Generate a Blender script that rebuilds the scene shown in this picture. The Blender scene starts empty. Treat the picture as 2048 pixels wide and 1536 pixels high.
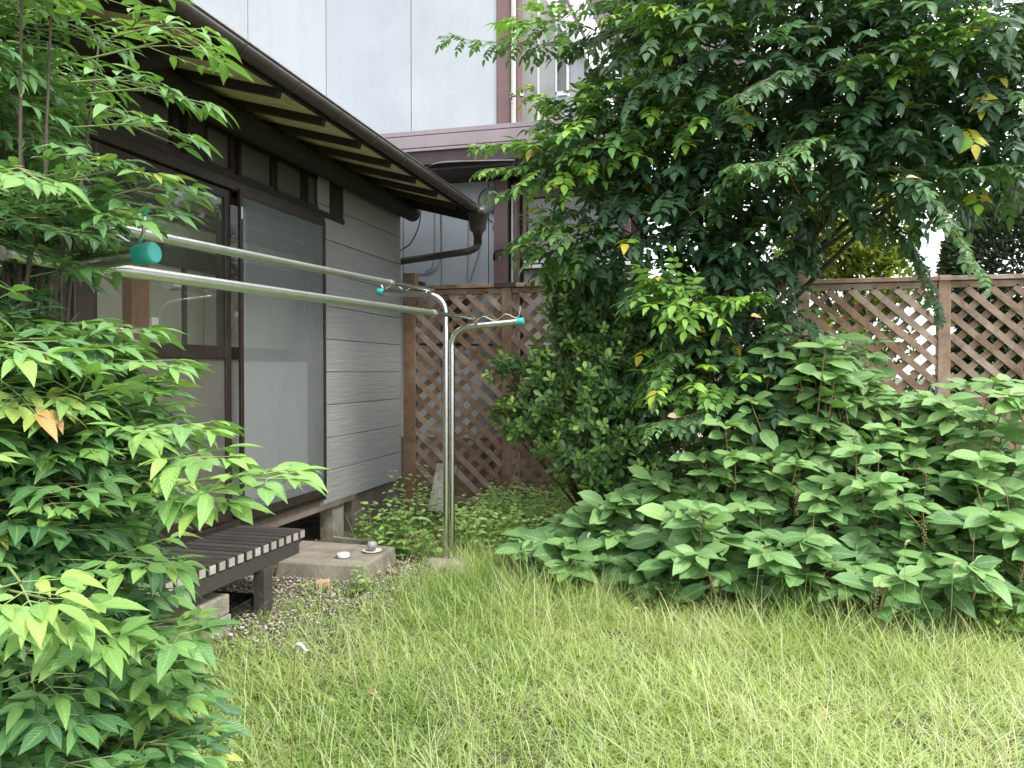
import bpy, bmesh, math, random
import numpy as np
from mathutils import Vector, Matrix

# ------------------------------------------------------------------ camera, sky, sun, exposure
SC = bpy.context.scene
COL = SC.collection
YAW, PITCH, EYE, FPX = math.radians(14.6), math.radians(0.968), 1.30, 1539.0
Fh = Vector((-math.sin(YAW), math.cos(YAW), 0)); Rt = Vector((math.cos(YAW), math.sin(YAW), 0)); Zu = Vector((0, 0, 1))
Cd = Fh * math.cos(PITCH) - Zu * math.sin(PITCH); Ud = Fh * math.sin(PITCH) + Zu * math.cos(PITCH)
CAMP = Vector((0, 0, EYE))
cam = bpy.data.cameras.new('camera'); camo = bpy.data.objects.new('camera', cam); COL.objects.link(camo)
cam.sensor_width = 36; cam.lens = 36 * FPX / 2048; cam.clip_start = 0.05; cam.clip_end = 600
camo.matrix_world = Matrix(((Rt.x, Ud.x, -Cd.x, 0), (Rt.y, Ud.y, -Cd.y, 0), (Rt.z, Ud.z, -Cd.z, EYE), (0, 0, 0, 1)))
SC.camera = camo

SUN_EL, SUN_AZ = math.radians(52), math.radians(115)     # azimuth clockwise from +Y
world = bpy.data.worlds.new('World'); SC.world = world; world.use_nodes = True
wn, wl = world.node_tree.nodes, world.node_tree.links
bg = wn['Background']
sky = wn.new('ShaderNodeTexSky'); sky.sky_type = 'NISHITA'; sky.sun_disc = False
sky.sun_elevation = SUN_EL; sky.sun_rotation = SUN_AZ; sky.air_density = 1.0; sky.dust_density = 3.0; sky.ozone_density = 1.0
wtc = wn.new('ShaderNodeTexCoord'); wno = wn.new('ShaderNodeTexNoise'); wno.inputs['Scale'].default_value = 2.2; wno.inputs['Detail'].default_value = 5
wmp = wn.new('ShaderNodeMapping'); wmp.inputs['Scale'].default_value = (1, 1, 2.5)
wl.new(wtc.outputs['Generated'], wmp.inputs['Vector']); wl.new(wmp.outputs['Vector'], wno.inputs['Vector'])
wcr = wn.new('ShaderNodeValToRGB'); wcr.color_ramp.elements[0].position = .3; wcr.color_ramp.elements[0].color = (8.0, 8.5, 9.3, 1)
wcr.color_ramp.elements[1].position = .75; wcr.color_ramp.elements[1].color = (12.0, 12.3, 12.6, 1)
wl.new(wno.outputs['Fac'], wcr.inputs['Fac'])
wmix = wn.new('ShaderNodeMix'); wmix.data_type = 'RGBA'; wmix.inputs['Factor'].default_value = .82
wl.new(sky.outputs[0], wmix.inputs['A']); wl.new(wcr.outputs['Color'], wmix.inputs['B'])
wl.new(wmix.outputs['Result'], bg.inputs['Color']); bg.inputs['Strength'].default_value = 0.11

sun = bpy.data.lights.new('sun', 'SUN'); sun.energy = 1.5; sun.angle = math.radians(14); sun.color = (1.0, .95, .86)
suno = bpy.data.objects.new('sun', sun); COL.objects.link(suno)
sdir = Vector((math.sin(SUN_AZ) * math.cos(SUN_EL), math.cos(SUN_AZ) * math.cos(SUN_EL), math.sin(SUN_EL)))
suno.rotation_euler = sdir.to_track_quat('Z', 'Y').to_euler(); suno.location = (3, -2, 8)
SC.view_settings.view_transform = 'Standard'; SC.view_settings.look = 'None'; SC.view_settings.gamma = 1
SC.view_settings.exposure = 1.45
SC.render.engine = 'CYCLES'; SC.cycles.max_bounces = 8; SC.cycles.transparent_max_bounces = 12; SC.cycles.use_denoising = True

random.seed(7); RNG = np.random.default_rng(11)

def ray(px, py):
    return Cd + Rt * ((px - 1024) / FPX) + Ud * ((768 - py) / FPX)
def P(px, py, d):
    return CAMP + ray(px, py) * d
def onX(px, py, X):
    r = ray(px, py); return CAMP + r * (X / r.x)
def onY(px, py, Y):
    r = ray(px, py); return CAMP + r * (Y / r.y)
def onZ(px, py, Z):
    r = ray(px, py); return CAMP + r * ((Z - EYE) / r.z)

# ------------------------------------------------------------------ materials
def newmat(name):
    m = bpy.data.materials.new(name); m.use_nodes = True
    nt = m.node_tree
    return m, nt, nt.nodes['Principled BSDF'], nt.nodes['Material Output']
def noise(nt, scale, detail=4, rough=.55, vec=None, stretch=None):
    n = nt.nodes.new('ShaderNodeTexNoise'); n.inputs['Scale'].default_value = scale
    n.inputs['Detail'].default_value = detail; n.inputs['Roughness'].default_value = rough
    tc = nt.nodes.new('ShaderNodeTexCoord'); src = tc.outputs['Object']
    if stretch:
        mp = nt.nodes.new('ShaderNodeMapping'); mp.inputs['Scale'].default_value = stretch
        nt.links.new(src, mp.inputs['Vector']); src = mp.outputs['Vector']
    nt.links.new(src, n.inputs['Vector'])
    return n
def ramp(nt, fac, stops):
    r = nt.nodes.new('ShaderNodeValToRGB'); e = r.color_ramp.elements
    e[0].position, e[0].color = stops[0][0], (*stops[0][1], 1)
    e[1].position, e[1].color = stops[-1][0], (*stops[-1][1], 1)
    for p, c in stops[1:-1]:
        k = e.new(p); k.color = (*c, 1)
    nt.links.new(fac, r.inputs['Fac']); return r
def mat(name, c1, c2=None, scale=8, rough=.7, bump=0, bscale=None, stretch=None, metal=0, spec=.5, dirt=None, dscale=2.5, detail=5):
    m, nt, b, out = newmat(name)
    c2 = c2 or tuple(min(1, x * 1.25) for x in c1)
    n = noise(nt, scale, detail, stretch=stretch)
    r = ramp(nt, n.outputs['Fac'], [(.32, c1), (.68, c2)])
    col = r.outputs['Color']
    if dirt:
        n2 = noise(nt, dscale, 6, .65)
        r2 = ramp(nt, n2.outputs['Fac'], [(.48, (0, 0, 0)), (.68, (1, 1, 1))])
        mx = nt.nodes.new('ShaderNodeMix'); mx.data_type = 'RGBA'
        nt.links.new(r2.outputs['Color'], mx.inputs['Factor']); nt.links.new(col, mx.inputs['A']); mx.inputs['B'].default_value = (*dirt, 1)
        col = mx.outputs['Result']
    nt.links.new(col, b.inputs['Base Color'])
    b.inputs['Roughness'].default_value = rough; b.inputs['Metallic'].default_value = metal; b.inputs['Specular IOR Level'].default_value = spec
    if bump:
        nb = noise(nt, bscale or scale * 4, 6, stretch=stretch)
        bp = nt.nodes.new('ShaderNodeBump'); bp.inputs['Strength'].default_value = bump; bp.inputs['Distance'].default_value = .01
        nt.links.new(nb.outputs['Fac'], bp.inputs['Height']); nt.links.new(bp.outputs['Normal'], b.inputs['Normal'])
    return m
def leafmat(name, stops, rough=.42, trans=.3, tcol=(1.0, 1.15, .45), vein=.25, spec=.5):
    """per-leaf tint from the 'tint' attribute, paler midrib from the leaf's own UV, light passing through"""
    m, nt, b, out = newmat(name)
    at = nt.nodes.new('ShaderNodeAttribute'); at.attribute_name = 'tint'
    r = ramp(nt, at.outputs['Fac'], stops)
    n = noise(nt, 55, 3)
    hs = nt.nodes.new('ShaderNodeHueSaturation'); mr = nt.nodes.new('ShaderNodeMapRange')
    mr.inputs['To Min'].default_value = .72; mr.inputs['To Max'].default_value = 1.28
    nt.links.new(n.outputs['Fac'], mr.inputs['Value']); nt.links.new(mr.outputs['Result'], hs.inputs['Value']); nt.links.new(r.outputs['Color'], hs.inputs['Color'])
    uv = nt.nodes.new('ShaderNodeUVMap'); sp = nt.nodes.new('ShaderNodeSeparateXYZ'); nt.links.new(uv.outputs[0], sp.inputs[0])
    mid = nt.nodes.new('ShaderNodeMath'); mid.operation = 'SUBTRACT'; mid.inputs[1].default_value = .5; nt.links.new(sp.outputs['X'], mid.inputs[0])
    ab = nt.nodes.new('ShaderNodeMath'); ab.operation = 'ABSOLUTE'; nt.links.new(mid.outputs[0], ab.inputs[0])
    # side veins: chevrons from the midrib
    v1 = nt.nodes.new('ShaderNodeMath'); v1.operation = 'MULTIPLY_ADD'; v1.inputs[1].default_value = -.45; nt.links.new(ab.outputs[0], v1.inputs[0]); nt.links.new(sp.outputs['Y'], v1.inputs[2])
    v2 = nt.nodes.new('ShaderNodeMath'); v2.operation = 'MULTIPLY'; v2.inputs[1].default_value = 55; nt.links.new(v1.outputs[0], v2.inputs[0])
    v3 = nt.nodes.new('ShaderNodeMath'); v3.operation = 'SINE'; nt.links.new(v2.outputs[0], v3.inputs[0])
    mrv = nt.nodes.new('ShaderNodeMapRange'); mrv.inputs['From Min'].default_value = .015; mrv.inputs['From Max'].default_value = .07
    mrv.inputs['To Min'].default_value = vein; mrv.inputs['To Max'].default_value = 0; nt.links.new(ab.outputs[0], mrv.inputs['Value'])
    mx = nt.nodes.new('ShaderNodeMix'); mx.data_type = 'RGBA'; mx.blend_type = 'MIX'
    nt.links.new(mrv.outputs['Result'], mx.inputs['Factor']); nt.links.new(hs.outputs['Color'], mx.inputs['A']); mx.inputs['B'].default_value = (.45, .55, .22, 1)
    # undersides are paler
    geo = nt.nodes.new('ShaderNodeNewGeometry')
    mb = nt.nodes.new('ShaderNodeMix'); mb.data_type = 'RGBA'
    bf = nt.nodes.new('ShaderNodeMath'); bf.operation = 'MULTIPLY'; bf.inputs[1].default_value = .25; nt.links.new(geo.outputs['Backfacing'], bf.inputs[0])
    nt.links.new(bf.outputs[0], mb.inputs['Factor']); nt.links.new(mx.outputs['Result'], mb.inputs['A']); mb.inputs['B'].default_value = (.22, .30, .14, 1)
    nt.links.new(mb.outputs['Result'], b.inputs['Base Color'])
    nb = noise(nt, 13, 4, .7); rb = ramp(nt, nb.outputs['Fac'], [(.665, (0, 0, 0)), (.72, (1, 1, 1))]); fb = nt.nodes.new('ShaderNodeMath'); fb.operation = 'MULTIPLY'; fb.inputs[1].default_value = .55; nt.links.new(rb.outputs['Color'], fb.inputs[0])
    mz = nt.nodes.new('ShaderNodeMix'); mz.data_type = 'RGBA'; nt.links.new(fb.outputs[0], mz.inputs['Factor']); nt.links.new(mb.outputs['Result'], mz.inputs['A']); mz.inputs['B'].default_value = (.20, .15, .045, 1)
    nt.links.new(mz.outputs['Result'], b.inputs['Base Color'])
    b.inputs['Roughness'].default_value = rough; b.inputs['Specular IOR Level'].default_value = spec
    bp = nt.nodes.new('ShaderNodeBump'); bp.inputs['Strength'].default_value = .25; bp.inputs['Distance'].default_value = .002
    nt.links.new(v3.outputs[0], bp.inputs['Height']); nt.links.new(bp.outputs['Normal'], b.inputs['Normal'])
    tr = nt.nodes.new('ShaderNodeBsdfTranslucent'); tm = nt.nodes.new('ShaderNodeMix'); tm.data_type = 'RGBA'; tm.blend_type = 'MULTIPLY'; tm.inputs['Factor'].default_value = 1
    nt.links.new(mb.outputs['Result'], tm.inputs['A']); tm.inputs['B'].default_value = (*tcol, 1); nt.links.new(tm.outputs['Result'], tr.inputs['Color'])
    ms = nt.nodes.new('ShaderNodeMixShader'); ms.inputs['Fac'].default_value = trans
    nt.links.new(b.outputs[0], ms.inputs[1]); nt.links.new(tr.outputs[0], ms.inputs[2]); nt.links.new(ms.outputs[0], out.inputs['Surface'])
    return m
def panemat(name, tint=(.9, .93, .92), base=(.3, .3, .3), opac=.0, rough=.02, ior=1.5):
    """window pane or insect screen: partly see-through, mirrors at grazing angles"""
    m, nt, b, out = newmat(name)
    nt.nodes.remove(b)
    tr = nt.nodes.new('ShaderNodeBsdfTransparent'); tr.inputs['Color'].default_value = (*tint, 1)
    gl = nt.nodes.new('ShaderNodeBsdfGlossy'); gl.inputs['Roughness'].default_value = rough
    df = nt.nodes.new('ShaderNodeBsdfDiffuse'); df.inputs['Color'].default_value = (*base, 1)
    m1 = nt.nodes.new('ShaderNodeMixShader'); n = noise(nt, 5, 6)
    mr = nt.nodes.new('ShaderNodeMapRange'); mr.inputs['To Min'].default_value = opac * .75; mr.inputs['To Max'].default_value = min(1, opac * 1.25 + .02)
    nt.links.new(n.outputs['Fac'], mr.inputs['Value']); nt.links.new(mr.outputs['Result'], m1.inputs['Fac'])
    nt.links.new(tr.outputs[0], m1.inputs[1]); nt.links.new(df.outputs[0], m1.inputs[2])
    fr = nt.nodes.new('ShaderNodeFresnel'); fr.inputs['IOR'].default_value = ior
    gg = nt.nodes.new('ShaderNodeNewGeometry'); inv = nt.nodes.new('ShaderNodeMath'); inv.operation = 'SUBTRACT'; inv.inputs[0].default_value = 1; nt.links.new(gg.outputs['Backfacing'], inv.inputs[1])
    ff = nt.nodes.new('ShaderNodeMath'); ff.operation = 'MULTIPLY'; nt.links.new(fr.outputs[0], ff.inputs[0]); nt.links.new(inv.outputs[0], ff.inputs[1])
    m2 = nt.nodes.new('ShaderNodeMixShader'); nt.links.new(ff.outputs[0], m2.inputs['Fac']); nt.links.new(m1.outputs[0], m2.inputs[1]); nt.links.new(gl.outputs[0], m2.inputs[2])
    nt.links.new(m2.outputs[0], out.inputs['Surface'])
    return m

M = {}
M['soil'] = mat('soil', (.055, .045, .025), (.13, .11, .06), 6, .95, .8, 40, dirt=(.09, .12, .035), dscale=3)
M['gravelbed'] = mat('gravel_bed', (.10, .085, .07), (.30, .27, .24), 60, .9, 1, 90)
M['stone'] = mat('pebble', (.24, .20, .18), (.44, .38, .35), 9, .8, .3, 60, dirt=(.26, .25, .26), dscale=11)
M['concrete'] = mat('concrete', (.20, .175, .14), (.33, .295, .24), 7, .9, .35, 90, dirt=(.14, .13, .10), dscale=4)
M['block'] = mat('weathered_block', (.25, .23, .18), (.36, .34, .28), 14, .95, .8, 120, dirt=(.17, .16, .11), dscale=9)
M['bench'] = mat('bench_slat', (.035, .030, .028), (.062, .055, .05), 10, .55, .2, 40, stretch=(1, 8, 8))
M['benchend'] = mat('bench_end', (.30, .26, .23), (.42, .37, .33), 60, .7, .1)
M['sash'] = mat('bronze_sash', (.030, .022, .018), (.050, .038, .032), 12, .38, 0, metal=.35)
M['darkwood'] = mat('dark_wood', (.012, .010, .009), (.028, .022, .018), 12, .75, .3, 50, stretch=(6, 1, 6))
M['rafter'] = mat('rafter_wood', (.014, .012, .010), (.034, .028, .022), 14, .8, .3, 50, stretch=(1, 6, 6))
M['soffit'] = mat('soffit_board', (.62, .53, .34), (.72, .63, .42), 5, .8, .1, 40, stretch=(1, 7, 1), dirt=(.42, .34, .20), dscale=5)
M['gutter'] = mat('gutter_brown', (.040, .031, .028), (.062, .050, .045), 6, .42, .05, 40)
M['siding'] = None
def frostmat(name, c1, c2, k):
    m = mat(name, c1, c2, 3, .28, 0, dirt=tuple(x * .88 for x in c1), dscale=4); nt = m.node_tree; b = nt.nodes['Principled BSDF']; out = nt.nodes['Material Output']
    tr = nt.nodes.new('ShaderNodeBsdfTranslucent'); tr.inputs['Color'].default_value = (k, k, k * .95, 1); ms = nt.nodes.new('ShaderNodeMixShader'); ms.inputs['Fac'].default_value = .5
    nt.links.new(b.outputs[0], ms.inputs[1]); nt.links.new(tr.outputs[0], ms.inputs[2]); nt.links.new(ms.outputs[0], out.inputs['Surface']); return m
M['frost'] = frostmat('frosted_pane', (.15, .145, .13), (.18, .175, .155), .75)
M['frost2'] = frostmat('pale_pane', (.34, .345, .345), (.38, .385, .385), .8)
M['glass'] = panemat('clear_glass', (.93, .94, .92), (.25, .25, .22), .06)
M['mesh'] = panemat('insect_screen', (.95, .95, .95), (.34, .37, .38), .20, .30, 1.03)
M['interior'] = mat('interior_plaster', (.30, .285, .23), (.36, .34, .275), 4, .9)
M['intfloor'] = mat('interior_floor', (.45, .32, .19), (.55, .40, .25), 5, .4, stretch=(8, 1, 1))
M['redwood'] = mat('interior_post', (.17, .07, .035), (.28, .12, .06), 8, .5, .1, stretch=(5, 5, 1))
M['paper'] = mat('paper_white', (.7, .7, .68), (.8, .8, .78), 10, .8)
M['whitewall'] = mat('white_panel', (.35, .38, .405), (.385, .415, .44), 1.2, .45, .03, 3, dirt=(.32, .35, .375), dscale=.8)
M['whitewall2'] = mat('beige_panel', (.36, .355, .335), (.41, .405, .385), 2, .6, dirt=(.31, .305, .285), dscale=1.4)
M['browntrim'] = mat('brown_trim', (.115, .062, .058), (.155, .088, .082), 4, .5, .05, 30)
M['fascia'] = mat('fascia_metal', (.205, .165, .175), (.26, .215, .225), 1.5, .38, .02, 4)
M['darkbrown'] = mat('dark_brown_board', (.028, .017, .016), (.050, .032, .029), 7, .6, .2, 30)
M['found'] = mat('foundation_concrete', (.13, .10, .085), (.20, .165, .14), 4, .95, .5, 40, dirt=(.09, .075, .06), dscale=3)
M['fence'] = mat('fence_wood', (.21, .12, .072), (.36, .235, .155), 9, .8, .4, 70, stretch=(1, 1, 1), dirt=(.40, .31, .235), dscale=4)
M['fence2'] = mat('fence_wood_weathered', (.26, .18, .125), (.40, .305, .23), 9, .85, .4, 70, dirt=(.14, .085, .06), dscale=5)
M['steel'] = mat('stainless_steel', (.60, .60, .58), (.70, .70, .68), 20, .22, .03, 80, metal=1)
M['alu'] = mat('dull_aluminium', (.66, .67, .61), (.76, .77, .71), 15, .30, .05, 60, metal=.9)
M['teal'] = mat('teal_plastic', (.035, .36, .32), (.06, .44, .40), 20, .45)
M['tealdark'] = mat('dark_teal_plastic', (.012, .14, .11), (.02, .19, .15), 20, .5)
M['white'] = mat('white_paint', (.72, .72, .70), (.80, .80, .78), 12, .5)
M['cable'] = mat('cable_black', (.012, .012, .012), (.02, .02, .02), 10, .5)
M['greymetal'] = mat('grey_metal', (.16, .17, .17), (.24, .25, .25), 10, .5)
M['bark'] = mat('bark', (.045, .034, .025), (.10, .078, .058), 14, .9, .8, 50, stretch=(1, 1, .3))
M['twig'] = mat('twig', (.13, .09, .045), (.24, .17, .08), 14, .7)
M['greenstem'] = mat('green_stem', (.16, .22, .07), (.26, .32, .12), 14, .6)
M['redstem'] = mat('red_stem', (.27, .11, .08), (.30, .27, .12), 12, .5)
M['berry'] = mat('berry_cluster', (.05, .012, .022), (.20, .24, .07), 25, .35)
M['ball'] = mat('stone_ball', (.13, .14, .15), (.42, .42, .43), 25, .45, .2, 90, dirt=(.18, .12, .10), dscale=18)
M['dish'] = mat('pale_dish', (.58, .54, .47), (.70, .66, .60), 20, .6)
M['tray'] = mat('black_plastic', (.010, .010, .010), (.018, .018, .018), 10, .45)
M['board'] = mat('weathered_board', (.48, .42, .36), (.62, .57, .51), 8, .9, .2, 40, dirt=(.30, .25, .20), dscale=7)
M['pipegreen'] = mat('green_stake', (.02, .08, .06), (.03, .11, .08), 10, .5)
M['sirocco'] = mat('roof_metal', (.10, .075, .07), (.15, .115, .105), 5, .5, .05)
M['litter'] = mat('dead_leaf', (.22, .13, .07), (.42, .29, .17), 20, .8)

def streaks(m, amt=.12):
    nt = m.node_tree; b = nt.nodes['Principled BSDF']; src = b.inputs['Base Color'].links[0].from_socket
    n = noise(nt, 7, 5, .6, stretch=(1, 1, .06)); r = ramp(nt, n.outputs['Fac'], [(.45, (1, 1, 1)), (.75, (1 - amt,) * 3)])
    mx = nt.nodes.new('ShaderNodeMix'); mx.data_type = 'RGBA'; mx.blend_type = 'MULTIPLY'; mx.inputs['Factor'].default_value = 1
    nt.links.new(src, mx.inputs['A']); nt.links.new(r.outputs['Color'], mx.inputs['B']); nt.links.new(mx.outputs['Result'], b.inputs['Base Color'])
streaks(M['whitewall'], .06); streaks(M['whitewall2'], .12); streaks(M['fascia'], .10)

def siding_mat():
    m, nt, b, out = newmat('wood_grain_siding')
    n = noise(nt, 3, 6, .6, stretch=(1, 1.5, 34)); r = ramp(nt, n.outputs['Fac'], [(.25, (.24, .24, .235)), (.5, (.285, .285, .28)), (.8, (.33, .33, .325))])
    nt.links.new(r.outputs['Color'], b.inputs['Base Color']); b.inputs['Roughness'].default_value = .6
    tc = nt.nodes.new('ShaderNodeTexCoord'); mp = nt.nodes.new('ShaderNodeMapping'); mp.inputs['Scale'].default_value = (1, 2.2, 38)
    nt.links.new(tc.outputs['Object'], mp.inputs['Vector'])
    n2 = nt.nodes.new('ShaderNodeTexNoise'); n2.inputs['Scale'].default_value = 1.6; n2.inputs['Detail'].default_value = 3; n2.inputs['Distortion'].default_value = .3
    nt.links.new(mp.outputs['Vector'], n2.inputs['Vector'])
    bp = nt.nodes.new('ShaderNodeBump'); bp.inputs['Strength'].default_value = .9; bp.inputs['Distance'].default_value = .006
    nt.links.new(n2.outputs['Fac'], bp.inputs['Height']); nt.links.new(bp.outputs['Normal'], b.inputs['Normal'])
    return m
M['siding'] = siding_mat()

G = {}
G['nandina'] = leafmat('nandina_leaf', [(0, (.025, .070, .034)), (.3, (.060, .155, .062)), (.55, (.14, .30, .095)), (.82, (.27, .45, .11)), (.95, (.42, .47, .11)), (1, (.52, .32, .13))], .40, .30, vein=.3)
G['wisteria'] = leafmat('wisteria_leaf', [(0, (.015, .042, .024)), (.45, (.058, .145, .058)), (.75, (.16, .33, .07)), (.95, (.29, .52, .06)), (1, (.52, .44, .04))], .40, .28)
G['shrub'] = leafmat('glossy_shrub_leaf', [(0, (.035, .085, .034)), (.6, (.095, .21, .062)), (.85, (.26, .44, .08)), (1, (.46, .64, .13))], .25, .22, spec=.6)
G['poke'] = leafmat('pokeweed_leaf', [(0, (.05, .125, .048)), (.5, (.14, .285, .095)), (.85, (.25, .42, .14)), (1, (.48, .54, .18))], .5, .25, vein=.35)
G['weed'] = leafmat('weed_leaf', [(0, (.15, .30, .08)), (.6, (.38, .56, .17)), (1, (.50, .64, .24))], .55, .35)
G['grass'] = leafmat('grass_blade', [(0, (.07, .16, .03)), (.35, (.25, .40, .08)), (.65, (.50, .60, .19)), (.85, (.66, .70, .38)), (1, (.80, .76, .56))], .5, .38, tcol=(1.1, 1.15, .5), vein=.05)
G['yellowtree'] = leafmat('yellow_green_leaf', [(0, (.06, .11, .015)), (.6, (.20, .26, .025)), (1, (.40, .38, .04))], .45, .5)
G['conifer'] = leafmat('conifer_needle', [(0, (.008, .022, .012)), (1, (.022, .055, .025))], .6, .1)

def vary(m, lo, hi):
    """each board, slat or panel weathered a little differently"""
    nt = m.node_tree; b = nt.nodes['Principled BSDF']; l = b.inputs['Base Color'].links[0]; src = l.from_socket
    oi = nt.nodes.new('ShaderNodeObjectInfo'); mr = nt.nodes.new('ShaderNodeMapRange'); mr.inputs['To Min'].default_value = lo; mr.inputs['To Max'].default_value = hi
    hs = nt.nodes.new('ShaderNodeHueSaturation'); nt.links.new(oi.outputs['Random'], mr.inputs['Value']); nt.links.new(mr.outputs['Result'], hs.inputs['Value'])
    m2 = nt.nodes.new('ShaderNodeMapRange'); m2.inputs['To Min'].default_value = 1.1; m2.inputs['To Max'].default_value = .75; nt.links.new(oi.outputs['Random'], m2.inputs['Value']); nt.links.new(m2.outputs['Result'], hs.inputs['Saturation'])
    nt.links.new(src, hs.inputs['Color']); nt.links.new(hs.outputs['Color'], b.inputs['Base Color'])
vary(M['fence'], .72, 1.18); vary(M['fence2'], .75, 1.15); vary(M['siding'], .93, 1.05); vary(M['bench'], .8, 1.25); vary(M['benchend'], .8, 1.15); vary(M['whitewall'], .97, 1.02)

# ------------------------------------------------------------------ object helpers
def tag(o, label=None, cat=None, group=None, kind=None):
    if label: o['label'] = label
    if cat: o['category'] = cat
    if group: o['group'] = group
    if kind: o['kind'] = kind
    return o
def empty(name, loc=(0, 0, 0)):
    o = bpy.data.objects.new(name, None); COL.objects.link(o); o.location = loc; o.empty_display_size = .1
    bpy.context.view_layer.update()
    return o
def link(name, me, parent=None, m=None):
    o = bpy.data.objects.new(name, me); COL.objects.link(o)
    if m and not me.materials: me.materials.append(m)
    if parent:
        o.parent = parent; o.matrix_parent_inverse = Matrix.Translation(parent.matrix_world.translation).inverted()
    return o
class MB:
    def __init__(s): s.v, s.f, s.sm = [], [], []
    def add(s, v, f, smooth=False):
        k = len(s.v); s.v += [tuple(p) for p in v]; s.f += [tuple(i + k for i in q) for q in f]; s.sm += [smooth] * len(f); return s
    def box(s, a, b):
        x0, y0, z0 = (min(a[i], b[i]) for i in range(3)); x1, y1, z1 = (max(a[i], b[i]) for i in range(3))
        return s.add([(x0, y0, z0), (x1, y0, z0), (x1, y1, z0), (x0, y1, z0), (x0, y0, z1), (x1, y0, z1), (x1, y1, z1), (x0, y1, z1)],
                     [(0, 3, 2, 1), (4, 5, 6, 7), (0, 1, 5, 4), (1, 2, 6, 5), (2, 3, 7, 6), (3, 0, 4, 7)])
    def beam(s, p, q, w, h, up=Zu):
        p, q = Vector(p), Vector(q); t = (q - p).normalized(); sd = t.cross(up).normalized() * (w / 2); u = sd.cross(t).normalized() * (h / 2)
        v = [p - sd - u, p + sd - u, p + sd + u, p - sd + u, q - sd - u, q + sd - u, q + sd + u, q - sd + u]
        return s.add(v, [(0, 1, 2, 3), (7, 6, 5, 4), (0, 4, 5, 1), (1, 5, 6, 2), (2, 6, 7, 3), (3, 7, 4, 0)])
    def tube(s, pts, r, n=12, cap=True):
        pts = [Vector(p) for p in pts]; N = len(pts)
        rs = r if isinstance(r, (list, tuple)) else [r] * N
        t0 = (pts[1] - pts[0]).normalized(); ref = Vector((0, 0, 1)) if abs(t0.z) < .9 else Vector((1, 0, 0))
        u = t0.cross(ref).normalized(); V = []
        for i, p in enumerate(pts):
            t = (pts[min(i + 1, N - 1)] - pts[max(i - 1, 0)]).normalized()
            u = (u - t * u.dot(t)).normalized(); w = t.cross(u)
            for k in range(n):
                a = 2 * math.pi * k / n; V.append(p + (u * math.cos(a) + w * math.sin(a)) * rs[i])
        Fc = [(i * n + k, i * n + (k + 1) % n, (i + 1) * n + (k + 1) % n, (i + 1) * n + k) for i in range(N - 1) for k in range(n)]
        s.add(V, Fc, True)
        if cap: s.add(V[:n], [tuple(range(n))[::-1]]); s.add(V[-n:], [tuple(range(n))])
        return s
    def lathe(s, prof, c, n=20, ax='z'):
        V = []; c = Vector(c)
        for r, h in prof:
            for k in range(n):
                a = 2 * math.pi * k / n; x, y = r * math.cos(a), r * math.sin(a)
                V.append(c + (Vector((x, y, h)) if ax == 'z' else Vector((h, x, y))))
        Fc = [(i * n + k, i * n + (k + 1) % n, (i + 1) * n + (k + 1) % n, (i + 1) * n + k) for i in range(len(prof) - 1) for k in range(n)]
        s.add(V, Fc, True); return s
    def build(s, name, m, parent=None, bev=0):
        me = bpy.data.meshes.new(name); me.from_pydata(s.v, [], s.f); me.update()
        me.polygons.foreach_set('use_smooth', s.sm); me.materials.append(m)
        o = link(name, me, parent)
        if bev:
            b = o.modifiers.new('bevel', 'BEVEL'); b.width = bev; b.segments = 2; b.limit_method = 'ANGLE'
        return o

def smooth_path(pts, n=6):
    """Catmull-Rom through the points"""
    pts = [Vector(p) for p in pts]; q = [pts[0] * 2 - pts[1]] + pts + [pts[-1] * 2 - pts[-2]]; out = []
    for i in range(1, len(q) - 2):
        for k in range(n):
            t = k / n; a, b, c, d = q[i - 1], q[i], q[i + 1], q[i + 2]
            out.append(.5 * ((2 * b) + (c - a) * t + (2 * a - 5 * b + 4 * c - d) * t * t + (3 * b - a - 3 * c + d) * t ** 3))
    out.append(pts[-1]); return out

# ------------------------------------------------------------------ leaves
def leaf_tpl(ys, ws, fold=.25, curl=.25, wave=0.0):
    """unit-long leaf on +Y, normal +Z: rows of left, middle, right"""
    V, UV, Fc = [], [], []
    for i, (y, w) in enumerate(zip(ys, ws)):
        z = -curl * y * y
        dz = wave * math.sin(i * 2.3)
        if w == 0: V.append((0, y, z)); UV.append((.5, y))
        else:
            V += [(-w, y, z + fold * w + dz), (0, y, z), (w, y, z + fold * w - dz)]; UV += [(0, y), (.5, y), (1, y)]
    idx = []; k = 0
    for w in ws:
        idx.append([k] if w == 0 else [k, k + 1, k + 2]); k += len(idx[-1])
    for a, b in zip(idx[:-1], idx[1:]):
        if len(a) == 1: Fc += [(a[0], b[1], b[0]), (a[0], b[2], b[1])]
        elif len(b) == 1: Fc += [(a[0], a[1], b[0]), (a[1], a[2], b[0])]
        else:
            Fc += [(a[0], a[1], b[1]), (a[0], b[1], b[0]), (a[1], a[2], b[2]), (a[1], b[2], b[1])]
    return np.array(V, float), np.array(UV, float), np.array(Fc, int)

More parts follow.
